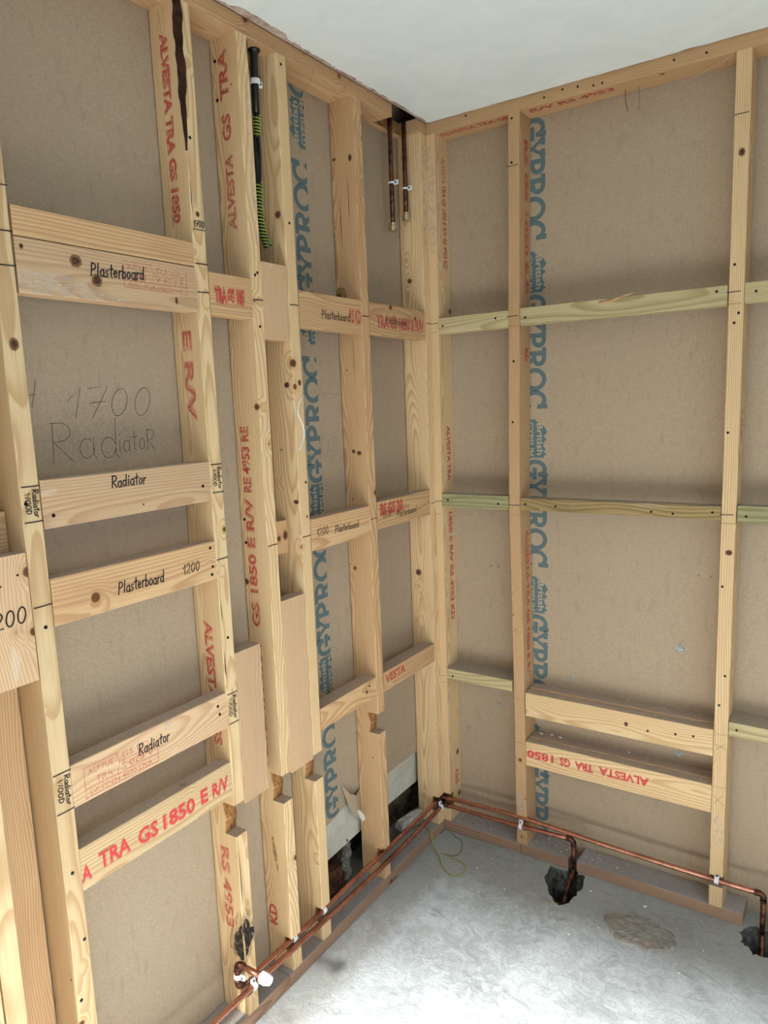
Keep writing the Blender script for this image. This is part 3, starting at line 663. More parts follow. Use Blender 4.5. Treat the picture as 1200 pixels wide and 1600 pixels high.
# screws / nail holes
for o, pts in ((A3, [(-1.412, 1.362), (-1.048, 1.375)]), (A4, [(-1.040, 1.232), (-1.036, 1.188), (-1.040, 1.170)]), (A5, [(-1.052, .856), (-1.048, .835)]),
               (L3, [(-.836, 1.858), (-.828, 1.864), (-.83, 1.738)]), (L4, [(-.70, 2.37), (-.69, 1.345), (-.700, 2.00)]), (L2, [(-1.012, 2.12), (-1.005, 1.01)]),
               (L1, [(-1.45, .668), (-1.44, .520), (-1.46, .40), (-1.45, 1.16), (-1.462, 1.39)]), (E5, [(-.44, .690)])):
    for y, z in pts: screw(o, (0, y, z), NL, .0035)
for o, pts in ((F1, [(.045, 1.790), (.235, 1.797)]), (F2, [(.335, 1.790), (.88, 1.806)]), (F3, [(.975, 1.796)]), (F4, [(.048, 1.210), (.235, 1.205)]), (F5, [(.33, 1.208), (.43, 1.205), (.72, 1.203), (.78, 1.20), (.885, 1.209)]),
               (F6, [(.97, 1.202)]), (F7, [(.05, .58)]), (F8, [(.965, .585)]), (R2, [(.925, 1.72), (.935, 1.745), (.918, 1.43), (.93, .74), (.917, .65), (.922, 1.87), (.916, 1.0)]),
               (R1, [(.298, 2.375), (.296, 2.25), (.295, 1.66), (.29, 1.47)]), (H1, [(.72, .527), (.85, .540), (.80, .535)])):
    for x, z in pts: screw(o, (x, 0, z), NR, .0036)
for z in (2.345, 2.26): screw(L3, (-.072, -.850, z), n5, .004)
for z in (1.265, 1.205): screw(L3, (-.074, -.850, z), n5, .004)

# ------------------------------------------------------------ writing and marks
write('handwriting', A2, 'Plasterboard', (0, -1.287, 1.802), Vector((0, 1, .05)), Z, .024, .0028, total=.125, label='black handwritten word Plasterboard')
write('handwriting', A3, 'Radiator', (0, -1.284, 1.398), Y, Z, .022, .0026, total=.084, label='black handwritten word Radiator')
write('handwriting', A4, 'Plasterboard', (0, -1.291, 1.184), Y, Z, .024, .0026, total=.116, label='black handwritten word Plasterboard')
write('handwriting', A4, '1200', (0, -1.124, 1.188), Y, Z, .022, .0022, total=.050, label='black handwritten number 1200')
write('handwriting', A5, 'Radiator', (0, -1.278, .834), Y, Z, .023, .0026, total=.082, label='black handwritten word Radiator')
write('handwriting', B5, '1200', (0, -1.560, 1.178), Y, Z, .029, .0028, total=.078, label='black handwritten number 1200')
write('handwriting', E1, 'Plasterboard', (0, -.588, 1.776), Y, Z, .022, .0024, total=.128)
write('handwriting', E2, 'Plasterboard', (0, -.275, 1.784), Y, Z, .019, .0020, total=.118)
write('handwriting', E3, '1200', (0, -.656, 1.192), Y, Z, .022, .0020, total=.052)
write('handwriting', E3, 'Plasterboard', (0, -.574, 1.188), Y, Z, .021, .0022, total=.115)
write('handwriting', E4, '1200', (0, -.335, 1.194), Y, Z, .020, .0020, total=.052)
write('handwriting', E4, 'Plasterboard', (0, -.253, 1.186), Y, Z, .020, .0022, total=.122)
write('handwriting', L2, '1700', (0, -1.020, 1.938), Y, Z, .014, .0022, total=.031)
dn = Vector((0, 0, -1))
def radbox(st, yl, yr_, zt, zb_):
    line(st, ((0, yl, zt), (0, yr_, zt)), NL); line(st, ((0, yl, zb_), (0, yr_, zb_)), NL)
    write('handwriting', st, 'Radiator', (0, yr_-.014, zt-.006), dn, Y, .011, .0018, total=(zt-zb_)*.8)
    write('handwriting', st, 'WOOD', (0, yr_-.029, zt-.012), dn, Y, .010, .0018, total=(zt-zb_)*.6)
radbox(L1, -1.467, -1.434, 1.420, 1.356); radbox(L1, -1.467, -1.432, .874, .796); radbox(L2, -1.020, -.987, 1.420, 1.356); radbox(L2, -1.019, -.989, .872, .798)
for st, ya, yb_, zz in ((L1, -1.468, -1.434, (1.932, 1.857, 1.80, 1.20)), (L2, -1.022, -.989, (1.932, 1.860, 1.80, 1.20)), (L3, -.848, -.815, (1.80, 1.20)), (L4, -.715, -.683, (1.80, 1.20)), (L5, -.397, -.363, (1.796, 1.20)), (L6, -.034, -.003, (1.80, 1.20))):
    for z in zz: line(st, ((0, ya, z), (0, yb_, z+.001)), NL, .0022 if z != 1.932 else .0018)
for st, xa, xb, zz in ((R0, -.008, .024, (1.80, 1.204)), (R1, .280, .316, (2.240, 1.797, 1.203)), (R2, .911, .944, (2.240, 1.80, 1.204))):
    for z in zz: line(st, ((xa-(.006 if 1 < z < 1.9 and st != R0 else 0), 0, z), (xb-(.006 if 1 < z < 1.9 and st != R0 else 0), 0, z+.001)), NR, .0020)
line(R0, ((.0, .0012, 2.218), (.024, .0012, 2.220)), NR)
for st, xa, xb, zz in ((R0, -.004, .022, (1.772, 1.16, .575, .55)), (R1, .280, .314, (1.768, 1.172, .545, .39)), (R2, .909, .943, (1.770, 1.180, .562, .40))):
    for z in zz: line(st, ((xa, 0, z), (xb, 0, z)), NR, .0009, PENCIL, 'pencil_mark')
# pencil cross hatch on the low parts of the pale right stud
for a, b in (((.908, .372), (.938, .345)), ((.910, .345), (.936, .378)), ((.908, .53), (.938, .52)), ((.910, .512), (.936, .535))):
    line(R2, ((a[0], 0, a[1]), (b[0], 0, b[1])), NR, .0009, PENCIL, 'pencil_mark')
write('pencil_writing', wl, '1700', (-.089, -1.312, 1.535), Y, Z, .062, .0013, PENCIL, total=.215, slant=.25, label='pencil number 1700 on the board')
bm = bmesh.new(); strokes_bm(bm, [[(.0, 0), (.25, 1)], [(-.5, .4), (.2, .5)], [(-.5, 0), (-.4, 1)]], (-.089, -1.378, 1.560), Y, Z, .05, .0013); ink('pencil_writing', bm, wl, PENCIL)
write('pencil_writing', wl, 'Rad', (-.089, -1.352, 1.452), Y, Z, .080, .0012, PENCIL, total=.165, slant=.05, label='large pencil word beginning Rad on the board')
write('pencil_writing', wl, 'iatoR', (-.089, -1.195, 1.462), Y, Z, .045, .0012, PENCIL, total=.10, slant=.05)
write('pencil_writing', wl, 'KAD', (-.089, -.515, 1.395), Y, Z, .058, .0010, PENCIL, total=.10, slant=0, gap=.2, label='faint pencil letters KAD on the board')
bm = bmesh.new(); strokes_bm(bm, [[(0, 0), (.4, .02), (1, -.03)]], (-.089, -.505, 1.578), Y, Z, .1, .0008); ink('pencil_writing', bm, wl, PENCIL)
# red grading stamps
stamp(A6, 'A', (0, -1.432, .636), Y, Z, .032, .022, RED_B); stamp(A6, 'TRA', (0, -1.392, .642), Y, Z, .034, .074, RED_B)
stamp(A6, 'GS', (0, -1.298, .640), Y, Z, .034, .052, RED_B); stamp(A6, '1850', (0, -1.232, .641), Y, Z, .034, .090, RED_B)
stamp(A6, 'E', (0, -1.124, .645), Y, Z, .034, .022, RED_B); stamp(A6, 'R/V', (0, -1.088, .644), Y, Z, .034, .050, RED_B)
stamp(H3, 'ALVESTA', (.726, 0, .372), -X, -Z, .026, .155, RED_B); stamp(H3, 'TRA', (.553, 0, .371), -X, -Z, .026, .060, RED_B)
stamp(H3, 'GS', (.478, 0, .371), -X, -Z, .026, .036, RED_B); stamp(H3, '1850', (.420, 0, .371), -X, -Z, .026, .092, RED_B)
def boxed(parent, O, A, U, w_, h_, mirror, mat):
    O, A, U = Vector(O), Vector(A), Vector(U); bm = bmesh.new(); k = lambda a, b: (a*w_, b*h_)
    strokes_bm(bm, [[k(0, 0), k(1, 0)], [k(0, .28), k(1, .28)], [k(0, 0), k(0, 1), k(.45, 1)], [k(1, 0), k(1, .9)], [k(.42, .28), k(.46, .66), k(.95, .66)], [k(.46, .66), k(.42, 1)]], O, A, U, 1., .0016)
    sg = -1 if mirror else 1
    for txt, a, b, hh, tt in (('ALFTUE', .05, .72, .2, .33), ('TRA', .14, .36, .22, .22), ('GS LO', .50, .74, .2, .38), ('S 028 V', .48, .36, .24, .46), ('SWEDEN 4070 LIVA', .05, .05, .16, .86)):
        font_bm(txt, O+A*a*w_+U*b*h_, A, U, hh*h_, tt*w_, bold=.005, mirror=mirror, bm=bm)
    return ink('red_stamp', bm, parent, mat, 'faint boxed red grading stamp')
boxed(A5, (0, -1.405, .800), Y, Z, .175, .062, False, RED_F)
boxed(A2, (0, -1.045, 1.842), -Y, -Z, .165, .055, False, RED_F) if False else boxed(A2, (0, -1.212, 1.790), Y, Z, .160, .050, True, RED_F)
stamp(A7, 'TRA GS 185', (0, -.972, 1.786), Y, Z, .030, .095, RED, bold=.08)
stamp(E1, 'RS KD', (0, -.460, 1.775), Y, Z, .036, .054, RED); stamp(E2, 'TRA GS 1850 E R/V', (0, -.325, 1.772), Y, Z, .034, .275, RED_F, bold=.03)
stamp(E4, 'BS GS 28', (0, -.345, 1.205), Y, Z, .034, .13, RED, bold=.04); stamp(E6, 'VESTA', (0, -.352, .668), Y, Z, .026, .12, RED)
up = Z
stamp(L3, 'GS 1850 E R/V', (-.043, -.850, .985), up, -X, .026, .335, RED); stamp(L3, 'RE 4953 RE', (-.043, -.850, 1.335), up, -X, .026, .165, RED)
stamp(L3, 'ALVESTA TRA', (-.046, -.850, .60), up, -X, .026, .34, RED_F)
stamp(L3, 'TRA', (-.036, -.850, 2.255), up, -X, .026, .11, RED); stamp(L3, 'GS', (-.036, -.850, 2.165), up, -X, .026, .06, RED); stamp(L3, 'ALVESTA', (-.036, -.850, 1.965), up, -X, .024, .17, RED_F)
stamp(L3, 'KD', (-.05, -.850, .135), up, -X, .028, .06, RED)
stamp(L2, 'ALVESTA TRA GS 1850', (-.056, -1.024, 2.335), dn, X, .022, .385, RED, bold=.03)
stamp(L2, 'E R/V', (-.056, -1.024, 1.72), dn, X, .028, .20, RED_F); stamp(L2, 'ALVESTA', (-.056, -1.024, 1.05), dn, X, .026, .20, RED)
stamp(L2, 'GS', (-.050, -1.024, .80), dn, X, .026, .06, RED_F); stamp(L2, 'RS 4953', (-.056, -1.024, .47), dn, X, .026, .22, RED_F)
stamp(R0, 'ALVESTA TRA GS 1850 E R/V', (.0265, .052, 2.36), dn, Vector((0, -1, 0)), .022, .52, RED, bold=.03) if False else None
def rstamp(st, x, txt, zt, zb_, mat, yc=.055, h=.024):
    stamp(st, txt, (x, yc+h/2, zt), dn, Vector((0, -1, 0)), h, zt-zb_, mat) if False else stamp(st, txt, (x, yc-h/2, zt), dn, Vector((0, 1, 0)), h, zt-zb_, mat)
rstamp(R0, .0305, 'ALVESTA TRA GS 1850 E R/V RS 4953 KD', 2.33, 1.98, RED); rstamp(R0, .0258, 'ALVESTA TRA', 1.46, 1.27, RED); rstamp(R0, .0268, '1850 E R/V RS 4953 KD', 1.16, .77, RED)
rstamp(R0, .0268, 'GS', .20, .14, RED_F)
rstamp(R1, .322, 'RS GS 1850 E R', 2.32, 1.86, RED, .05); rstamp(R1, .318, 'KD', 1.70, 1.66, RED, .05); rstamp(R1, .318, 'ALVESTA TRA GS 1850 E R/V', 1.115, .60, RED, .045)
rstamp(R2, .9455, 'TRA', 1.50, 1.40, RED_F, .045)

# blue maker's print on the boards
def gyp(parent, O, A, U, clip=None):
    """O: foot of the first letter. One repeat: word 0.36 long plus the small double line logo"""
    bm = bmesh.new(); x = 0
    for c, wl_ in (('G', .061), ('Y', .055), ('p', .055), ('q', .060), ('Q', .070), ('c', .062)):
        strokes_bm(bm, [[(px*wl_/.78/.073, py) for px, py in l] for l in G[c][1]], Vector(O)+Vector(A)*x, A, U, .073, .0145, lift=.0006); x += wl_
    O, A, U = Vector(O), Vector(A), Vector(U); Nn = A.cross(U)
    def poly(b, pts, lift):
        b.faces.new([b.verts.new(O+A*a+U*b_*1.26+Nn*lift) for a, b_ in pts])
    s = x+.030
    poly(bm, [(s, .002), (s+.125, .002), (s+.125, .030), (s, .030)], .0006)
    poly(bm, [(s+.004, .030), (s+.125, .030), (s+.125, .052), (s+.118, .052), (s+.114, .060), (s+.104, .052), (s+.098, .058), (s+.088, .051), (s+.072, .052), (s+.066, .060), (s+.056, .052), (s+.040, .062), (s+.018, .050)], .0007)
    bt = bmesh.new(); font_bm('British', O+A*(s+.012)+U*.043, A, U, .021, .104, bold=.02, lift=.0011, bm=bt); font_bm('GYPSUM', O+A*(s+.008)+U*.012, A, U, .019, .112, bold=.02, lift=.0011, bm=bt)
    for b in (bm, bt):
        if clip: bmesh.ops.bisect_plane(b, geom=b.verts[:]+b.edges[:]+b.faces[:], plane_co=clip[0], plane_no=clip[1], clear_outer=True)
    p = ink('printed_lettering', bm, parent, TEAL, 'blue-grey maker\'s print reading GYPROC British Gypsum')
    q = ink('logo_lettering', bt, p, PAPERPRINT)
for k in range(5):
    gyp(wr, (.2925, .0895, 2.392-.5245*k), dn, Vector((1, 0, 0)))
for k in range(-1, 5):
    z0 = 1.846-.522*k
    cl = ((0, 0, 2.390), (0, 0, 1)) if k == -1 else None
    if z0 < -.1: continue
    if z0 > .2: gyp(wl, (-.089, -.495, z0 if z0 > .27 else .29), Z, Vector((0, -1, 0)), clip=((0, -.509, 0), (0, 1, 0)))

# torn screw spots on the right board
def tear(x, z, s, seed):
    rnd = random.Random(seed); bm = bmesh.new(); c = bm.verts.new((x, .0885-.004, z)); K = 18; vs_ = []
    for k in range(K):
        rr = s*(1 if k % 2 else .45)*rnd.uniform(.6, 1.1); vs_.append(bm.verts.new((x+rr*math.cos(6.283*k/K), .0885-rnd.uniform(0, .002), z+rr*math.sin(6.283*k/K))))
    for k in range(K): bm.faces.new((c, vs_[k], vs_[(k+1) % K]))
    ink('torn_spot', bm, wr, TEAR)
for i, (x, z, s) in enumerate(((.789, .771, .017), (.792, .431, .017), (.194, .655, .009), (.191, .469, .011), (.064, .354, .008), (.452, .62, .010), (.118, .45, .006))): tear(x, z, s, i)
for x, z in ((.838, 1.005), (.872, 1.005), (.163, .972), (.19, .972), (1.03, .66)): screw(wr, (x, .0893, z), NR, .0035, mat=simple('zinc_screw', srgb(120, 116, 108), .4, .5).m)

# curled flap of paper and torn gypsum by the broken board
bm = bmesh.new(); fl = [(-.497, .375, -.088), (-.470, .33, -.074), (-.440, .31, -.070), (-.40, .31, -.086), (-.40, .235, -.084), (-.425, .215, -.068), (-.445, .235, -.062), (-.475, .28, -.070)]
bm.faces.new([bm.verts.new((x, y, z)) for y, z, x in fl]); bmesh.ops.triangulate(bm, faces=bm.faces[:]); bmesh.ops.solidify(bm, geom=bm.faces[:], thickness=.0012)
ink('torn_paper_flap', bm, wl, PAPER)
bm = bmesh.new(); fl = [(-.445, .262, -.062), (-.438, .235, -.058), (-.420, .214, -.060), (-.40, .212, -.066), (-.412, .232, -.064), (-.428, .255, -.066)]
bm.faces.new([bm.verts.new((x, y, z)) for y, z, x in fl]); bmesh.ops.triangulate(bm, faces=bm.faces[:]); bmesh.ops.solidify(bm, geom=bm.faces[:], thickness=.0015)
ink('torn_gypsum_edge', bm, wl, CRUMB)

# ------------------------------------------------------------ rubble in the void under the broken board
def rock(name, c, s, mat, seed, label, cat, group=None, parent=None):
    rnd = random.Random(seed); bm = bmesh.new(); bmesh.ops.create_icosphere(bm, subdivisions=2, radius=1)
    for v in bm.verts: v.co = Vector((v.co.x*s[0], v.co.y*s[1], v.co.z*s[2]))*rnd.uniform(.78, 1.12)
    o = link(name, bm, mat, loc=c); return tag(o, label, cat, group)
rock('masonry_lump', (-.135, -.26, .045), (.034, .075, .062), RUBBLE, 1, 'brown broken masonry lump in the void left of the corner stud', 'rubble')
rock('masonry_lump', (-.135, -.50, .030), (.032, .085, .048), DARKWOOD, 2, 'dark brown broken block in the black void under the torn board', 'rubble')
bm = bmesh.new(); tube(smoothpath([(-.118, -.46, .155), (-.112, -.45, .12), (-.110, -.462, .08), (-.112, -.455, .04), (-.116, -.46, .018)]), .014, bm, 10)
for v in bm.verts: v.co += Vector((random.uniform(-.004, .004), random.uniform(-.005, .005), random.uniform(-.003, .003)))
tag(link('foam_strip', bm, FOAM), 'grey crumbling foam strip hanging in the void under the white board', 'foam strip')
bm = bmesh.new(); tube([(-.095, -.165, .050), (-.075, -.10, .055), (-.070, -.055, .050)], [.020, .024, .020], bm, 8)
for v in bm.verts: v.co += Vector((random.uniform(-.004, .004), random.uniform(-.004, .004), random.uniform(-.004, .004)))
tag(link('plaster_lump', bm, speckle('lump_plaster', srgb(200, 198, 190), srgb(150, 144, 134), 50, .9, .8)), 'pale wrapped lump of plaster tucked behind the copper pipes near the corner', 'plaster')

# ------------------------------------------------------------ copper pipes
PR = .0076
def elbow(parent, c, a, b, name='elbow'):
    """solder elbow: corner c, arms a and b"""
    a, b = Vector(a), Vector(b); bm = bmesh.new(); c = Vector(c)
    pts = [c+a*.020]+[c+a*(.012*(1-math.sin(t*math.pi/16)))+b*(.012*(1-math.cos(t*math.pi/16))) for t in range(9)]+[c+b*.020]
    tube(pts, PR+.0011, bm, 14); 
    for d in (a, b): tube([c+d*.018, c+d*.023], PR+.0020, bm, 14)
    return link(name, bm, COPPER_D, parent, True)
def pseg(parent, pts, rad=PR, mat=None):
    return link('pipe_length', tube(pts, rad, None, 14), mat or COPPER, parent, True)
px_ = .0010
# lower run
lo = empty('copper_pipe', (0, 0, 0)); tag(lo, 'lower copper pipe round both walls, turning down into the first floor hole', 'copper pipe')
cz = lambda y: .079-.008*math.sin(min(1, max(0, -y/.9))*math.pi)
pseg(lo, smoothpath([(px_, -.012-px_, .080), (px_, -.20, .074), (px_, -.40, .070), (px_, -.56, .073), (px_, -.75, .079), (px_, -.95, .086), (px_, -1.15, .089), (px_, -1.6, .090), (px_, -2.6, .090)], 4))
elbow(lo, (px_, -px_, .080), (0, -1, 0), (1, 0, 0))
yR = -.0015
pseg(lo, smoothpath([(.012, yR, .080), (.10, yR, .080), (.25, yR, .082), (.35, yR, .088), (.478, yR, .094)], 4))
elbow(lo, (.489, yR, .094), (-1, 0, 0), (0, 0, -1))
pseg(lo, [(.489, yR, .082), (.489, yR, .020), (.489, yR, -.016)], mat=COPPER_D)
pseg(lo, smoothpath([(.489, yR, -.012), (.488, -.012, -.026), (.486, -.045, -.045), (.488, -.085, -.070), (.490, -.110, -.110), (.490, -.115, -.126)], 4), mat=COPPER_D)
# upper run
hi = empty('copper_pipe', (0, 0, 0)); tag(hi, 'upper copper pipe from the white capped stub round the corner to the second floor hole', 'copper pipe')
ax = -.0125; zu = .1005
pseg(hi, smoothpath([(ax, -.018, .104), (ax, -.20, .100), (ax, -.40, .0985), (ax, -.56, .100), (ax, -.75, .0965), (ax, -.98, .103), (ax, -1.028, .104)], 4))
elbow(hi, (ax, -1.040, .104), (0, 1, 0), (0, 0, 1))
pseg(hi, [(ax, -1.040, .12), (ax, -1.040, .156)], mat=COPPER_D)
elbow(hi, (ax, -1.040, .172), (0, 0, -1), (1, 0, 0))
pseg(hi, [(ax+.01, -1.040, .172), (.072, -1.040, .172)])
bm = bmesh.new(); tube([(.068, -1.040, .172), (.072, -1.040, .172), (.090, -1.040, .172), (.098, -1.040, .172), (.100, -1.040, .172)], [.010, .0135, .0135, .011, .007], bm, 20)
for k in range(10):
    t = 6.283*k/10; boxbm((.071, -1.0405+.0130*math.cos(t)-.0012, .172+.0130*math.sin(t)-.0012), (.089, -1.0405+.0130*math.cos(t)+.0012, .172+.0130*math.sin(t)+.0012), bm)
pc_ = link('push_fit_cap', bm, WHITEP, hi); pc_['label'] = 'white ribbed plastic end cap'
elbow(hi, (ax, .0125-.010, .104), (0, -1, 0), (1, 0, 0))
yU = .0025; zr = .1065
pseg(hi, smoothpath([(0.0, yU, .104), (.10, yU, .110), (.30, yU, .116), (.45, yU, .112), (.60, yU, .106), (.90, yU, .1015), (1.038, yU, .1015)], 4))
elbow(hi, (1.050, yU, .1015), (-1, 0, 0), (0, 0, -1))
pseg(hi, [(1.050, yU, .085), (1.050, yU, 0.0), (1.050, yU, -.03)], mat=COPPER_D)
pseg(hi, smoothpath([(1.050, yU, -.025), (1.052, -.015, -.05), (1.056, -.05, -.09), (1.058, -.06, -.145)], 4), mat=COPPER_D)
# hanging tails by the ceiling
for (x, y, zb_, lab) in ((-.046, -.142, 2.092, 'longer capped copper pipe hanging from the notch in the head plate near the corner'), (-.046, -.060, 2.138, 'shorter capped copper pipe hanging from the notch beside the corner stud')):
    t = empty('hanging_copper_pipe', (x, y, 2.43)); tag(t, lab, 'copper pipe', None)
    pseg(t, [(0, 0, .16), (0, 0, -.15), (0, 0, zb_-2.43)], mat=COPPER_D)
    bm = bmesh.new(); zz = zb_-2.43; tube([(0, 0, zz+.014), (0, 0, zz+.006), (0, 0, zz+.004), (0, 0, zz-.010), (0, 0, zz-.013)], [.0105, .0105, .0145, .0145, .011], bm, 12)
    cpp = link('end_cap', bm, BRASS, t); cpp['label'] = 'brass hexagonal end cap'

def clip(loc, N3, A3, label, mat=WHITEP, rad=PR, group=None, wd=.006):
    """saddle clip: half ring round a pipe running along A3, screw tab below; N3 away from the stud"""
    N3, A3 = Vector(N3), Vector(A3); U3 = A3.cross(N3)
    if U3.z < 0: U3 = -U3
    e = empty('pipe_clip', loc); tag(e, label, 'pipe clip', group)
    bm = bmesh.new(); K = 12; rings = []
    for k in range(K+1):
        t = -math.pi*.62+math.pi*1.24*k/K; d = N3*math.cos(t)+U3*math.sin(t)
        rings.append([bm.verts.new(d*(rad+.0006)-A3*wd), bm.verts.new(d*(rad+.003)-A3*wd), bm.verts.new(d*(rad+.003)+A3*wd), bm.verts.new(d*(rad+.0006)+A3*wd)])
    for a, b in zip(rings, rings[1:]):
        for k in range(4): bm.faces.new((a[k], a[(k+1) % 4], b[(k+1) % 4], b[k]))
    bm.faces.new(rings[0]); bm.faces.new(rings[-1][::-1])
    link('saddle', bm, mat, e)
    bm = bmesh.new(); c = -N3*(.001)+U3*(rad+.008)
    ex = [c+A3*a*.007+U3*b*.0075+N3*n_*.0035 for a in (-1, 1) for b in (-1, 1) for n_ in (-1, 1)]
    bmesh.ops.convex_hull(bm, input=[bm.verts.new(p) for p in ex]); bmesh.ops.bevel(bm, geom=bm.edges[:], offset=.0012, segments=2, affect='EDGES')
    link('screw_tab', bm, mat, e)
    link('screw', tube([c+N3*.0030, c+N3*.0045], .0028, None, 10), BLACKP, e)
    return e
clip((px_, -1.003, .087), NL, Y, 'white clip on the lower copper pipe at the stud with the burn mark')
clip((ax, -.830, .099), NL, Y, 'white clip on the copper pipes at the foot of the stamped left stud')
clip((ax, -.699, .0975), NL, Y, 'white clip on the pipes at the stud right of the tall upright board')
clip((px_, -.028, .080), NL, Y, 'white clip on the copper pipes just left of the corner')
clip((.303, yR, .085), NR, X, 'pale blue-white clip on the lower copper pipe at the stud beside the GYPROC print')
clip((.925, yU, .1015), NR, X, 'pale blue-white clip on the copper pipe at the rightmost stud')
clip((ax, -1.040, .138), Vector((0, -1, 0)), Z, 'white clip holding the short upright pipe of the capped stub')
clip((-.046, -.060, 2.225), Vector((0, -1, 0)), Z, 'small clip on the shorter hanging copper pipe', wd=.0025)
clip((-.046, -.142, 2.225), Vector((0, -1, 0)), Z, 'small clip on the longer hanging copper pipe', wd=.0025)

# scorched patch above the capped stub
rnd = random.Random(9)
def blob(parent, O, A, U, pts, mat, name, n=5, amt=.0012, lift=.0009):
    O, A, U = Vector(O), Vector(A), Vector(U); Nn = A.cross(U); bm = bmesh.new(); out = []
    for i in range(len(pts)):
        a, b = Vector(pts[i]), Vector(pts[(i+1) % len(pts)])
        for k in range(n): q = a.lerp(b, k/n); out.append((q.x+rnd.uniform(-amt, amt), q.y+rnd.uniform(-amt, amt)))
    bm.faces.new([bm.verts.new(O+A*x+U*y+Nn*lift) for x, y in out]); bmesh.ops.triangulate(bm, faces=bm.faces[:])
    return ink(name, bm, parent, mat)
blob(L2, (0, -1.024, 0), X, Z, [(-.050, .200), (-.044, .235), (-.030, .27), (-.014, .30), (-.001, .31), (-.001, .165), (-.02, .168), (-.04, .180)], SCORCH_F, 'scorch_mark', amt=.003, lift=.0006)
blob(L2, (0, -1.024, 0), X, Z, [(-.034, .200), (-.030, .235), (-.020, .245), (-.012, .262), (-.001, .275), (-.001, .178), (-.012, .170), (-.028, .182)], SCORCH, 'scorch_mark', amt=.002)
blob(L2, (0, -1.0235, 0), Y, Z, [(0, .165), (0, .30), (.012, .315), (.022, .33), (.030, .28), (.036, .25), (.036, .215), (.024, .19), (.012, .17)], SCORCH_F, 'scorch_mark', amt=.0025, lift=.0006)
blob(L2, (0, -1.0235, 0), Y, Z, [(0, .178), (0, .27), (.010, .285), (.018, .275), (.024, .25), (.036, .245), (.034, .222), (.020, .208), (.010, .188)], SCORCH, 'scorch_mark', amt=.002)

SMEAR = scorch_mat('plaster_smear', .36, .80, srgb(222, 216, 204), .62)
CRACK = simple('crack_shadow', srgb(44, 30, 20), .9).m
RESIN = scorch_mat('resin_stain', .30, .60, srgb(150, 112, 40), .6)
blob(R0, (0, .0012, 0), X, Z, [(-.006, 2.34), (.016, 2.36), (.028, 2.28), (.027, 2.12), (.026, 2.02), (.008, 2.03), (.002, 2.10), (.006, 2.22)], SMEAR, 'plaster_smear')
blob(L6, (0, 0, 0), Y, Z, [(-.030, 2.36), (-.012, 2.35), (-.016, 2.22), (-.010, 2.10), (-.022, 2.02), (-.032, 2.10), (-.026, 2.20)], SMEAR, 'plaster_smear')
blob(L3, (0, 0, 0), Y, Z, [(-.834, 2.31), (-.822, 2.30), (-.820, 2.05), (-.822, 1.93), (-.829, 1.93), (-.831, 2.12)], SMEAR, 'plaster_smear')
blob(A2, (0, 0, 0), Y, Z, [(-1.430, 1.80), (-1.40, 1.79), (-1.36, 1.80), (-1.30, 1.785), (-1.26, 1.768), (-1.20, 1.765), (-1.20, 1.759), (-1.430, 1.759)], SMEAR, 'plaster_smear')
blob(R1, (0, 0, 0), X, Z, [(.284, .20), (.30, .22), (.318, .19), (.320, .12), (.290, .12)], SMEAR, 'plaster_smear')
blob(R2, (0, 0, 0), X, Z, [(.912, .30), (.93, .32), (.938, .27), (.932, .20), (.915, .22)], SMEAR, 'plaster_smear')
blob(A5, (0, 0, 0), Y, Z, [(-1.212, .874), (-1.190, .878), (-1.186, .862), (-1.205, .858)], SMEAR, 'plaster_smear', amt=.0006)
blob(L5, (0, -.399, 0), X, Z, [(-.066, 1.842), (-.088, 1.842), (-.088, 1.88), (-.070, 1.885), (-.050, 1.872), (-.052, 1.85)], RESIN, 'resin_stain')
blob(L3, (0, -.850, 0), X, Z, [(-.052, .40), (-.044, .40), (-.036, .35), (-.034, .30), (-.040, .31), (-.048, .36)], RESIN, 'resin_stain')
for st, O, A, pts in ((L2, (0, -1.024, 0), Y, [(.003, 2.04), (.0045, 2.0), (.004, 1.96), (.0025, 1.99)]), (L2, (0, -1.024, 0), Y, [(.003, .985), (.0055, .95), (.0065, .91), (.003, .93)]),
                      (L2, (0, -1.024, 0), Y, [(.003, 1.11), (.005, 1.08), (.0045, 1.05), (.003, 1.07)]), (L2, (0, -1.024, 0), Y, [(.004, .47), (.0055, .42), (.005, .32), (.0035, .36)]),
                      (L3, (0, -.850, 0), Y, [(.031, 2.39), (.0345, 2.38), (.0350, 2.31), (.033, 2.33)])):
    blob(st, (0, O[1], 0), A, Z, pts, CRACK, 'crack', amt=.0003, lift=.0007)
for x, z0, z1 in ((-.030, 2.20, 2.04), (-.060, 2.15, 1.98), (-.035, 1.74, 1.60)):
    blob(L5, (0, -.399, 0), X, Z, [(x, z0), (x+.0012, (z0+z1)/2), (x+.0004, z1), (x-.0006, (z0+z1)/2)], CRACK, 'crack', amt=.0002, lift=.0007)

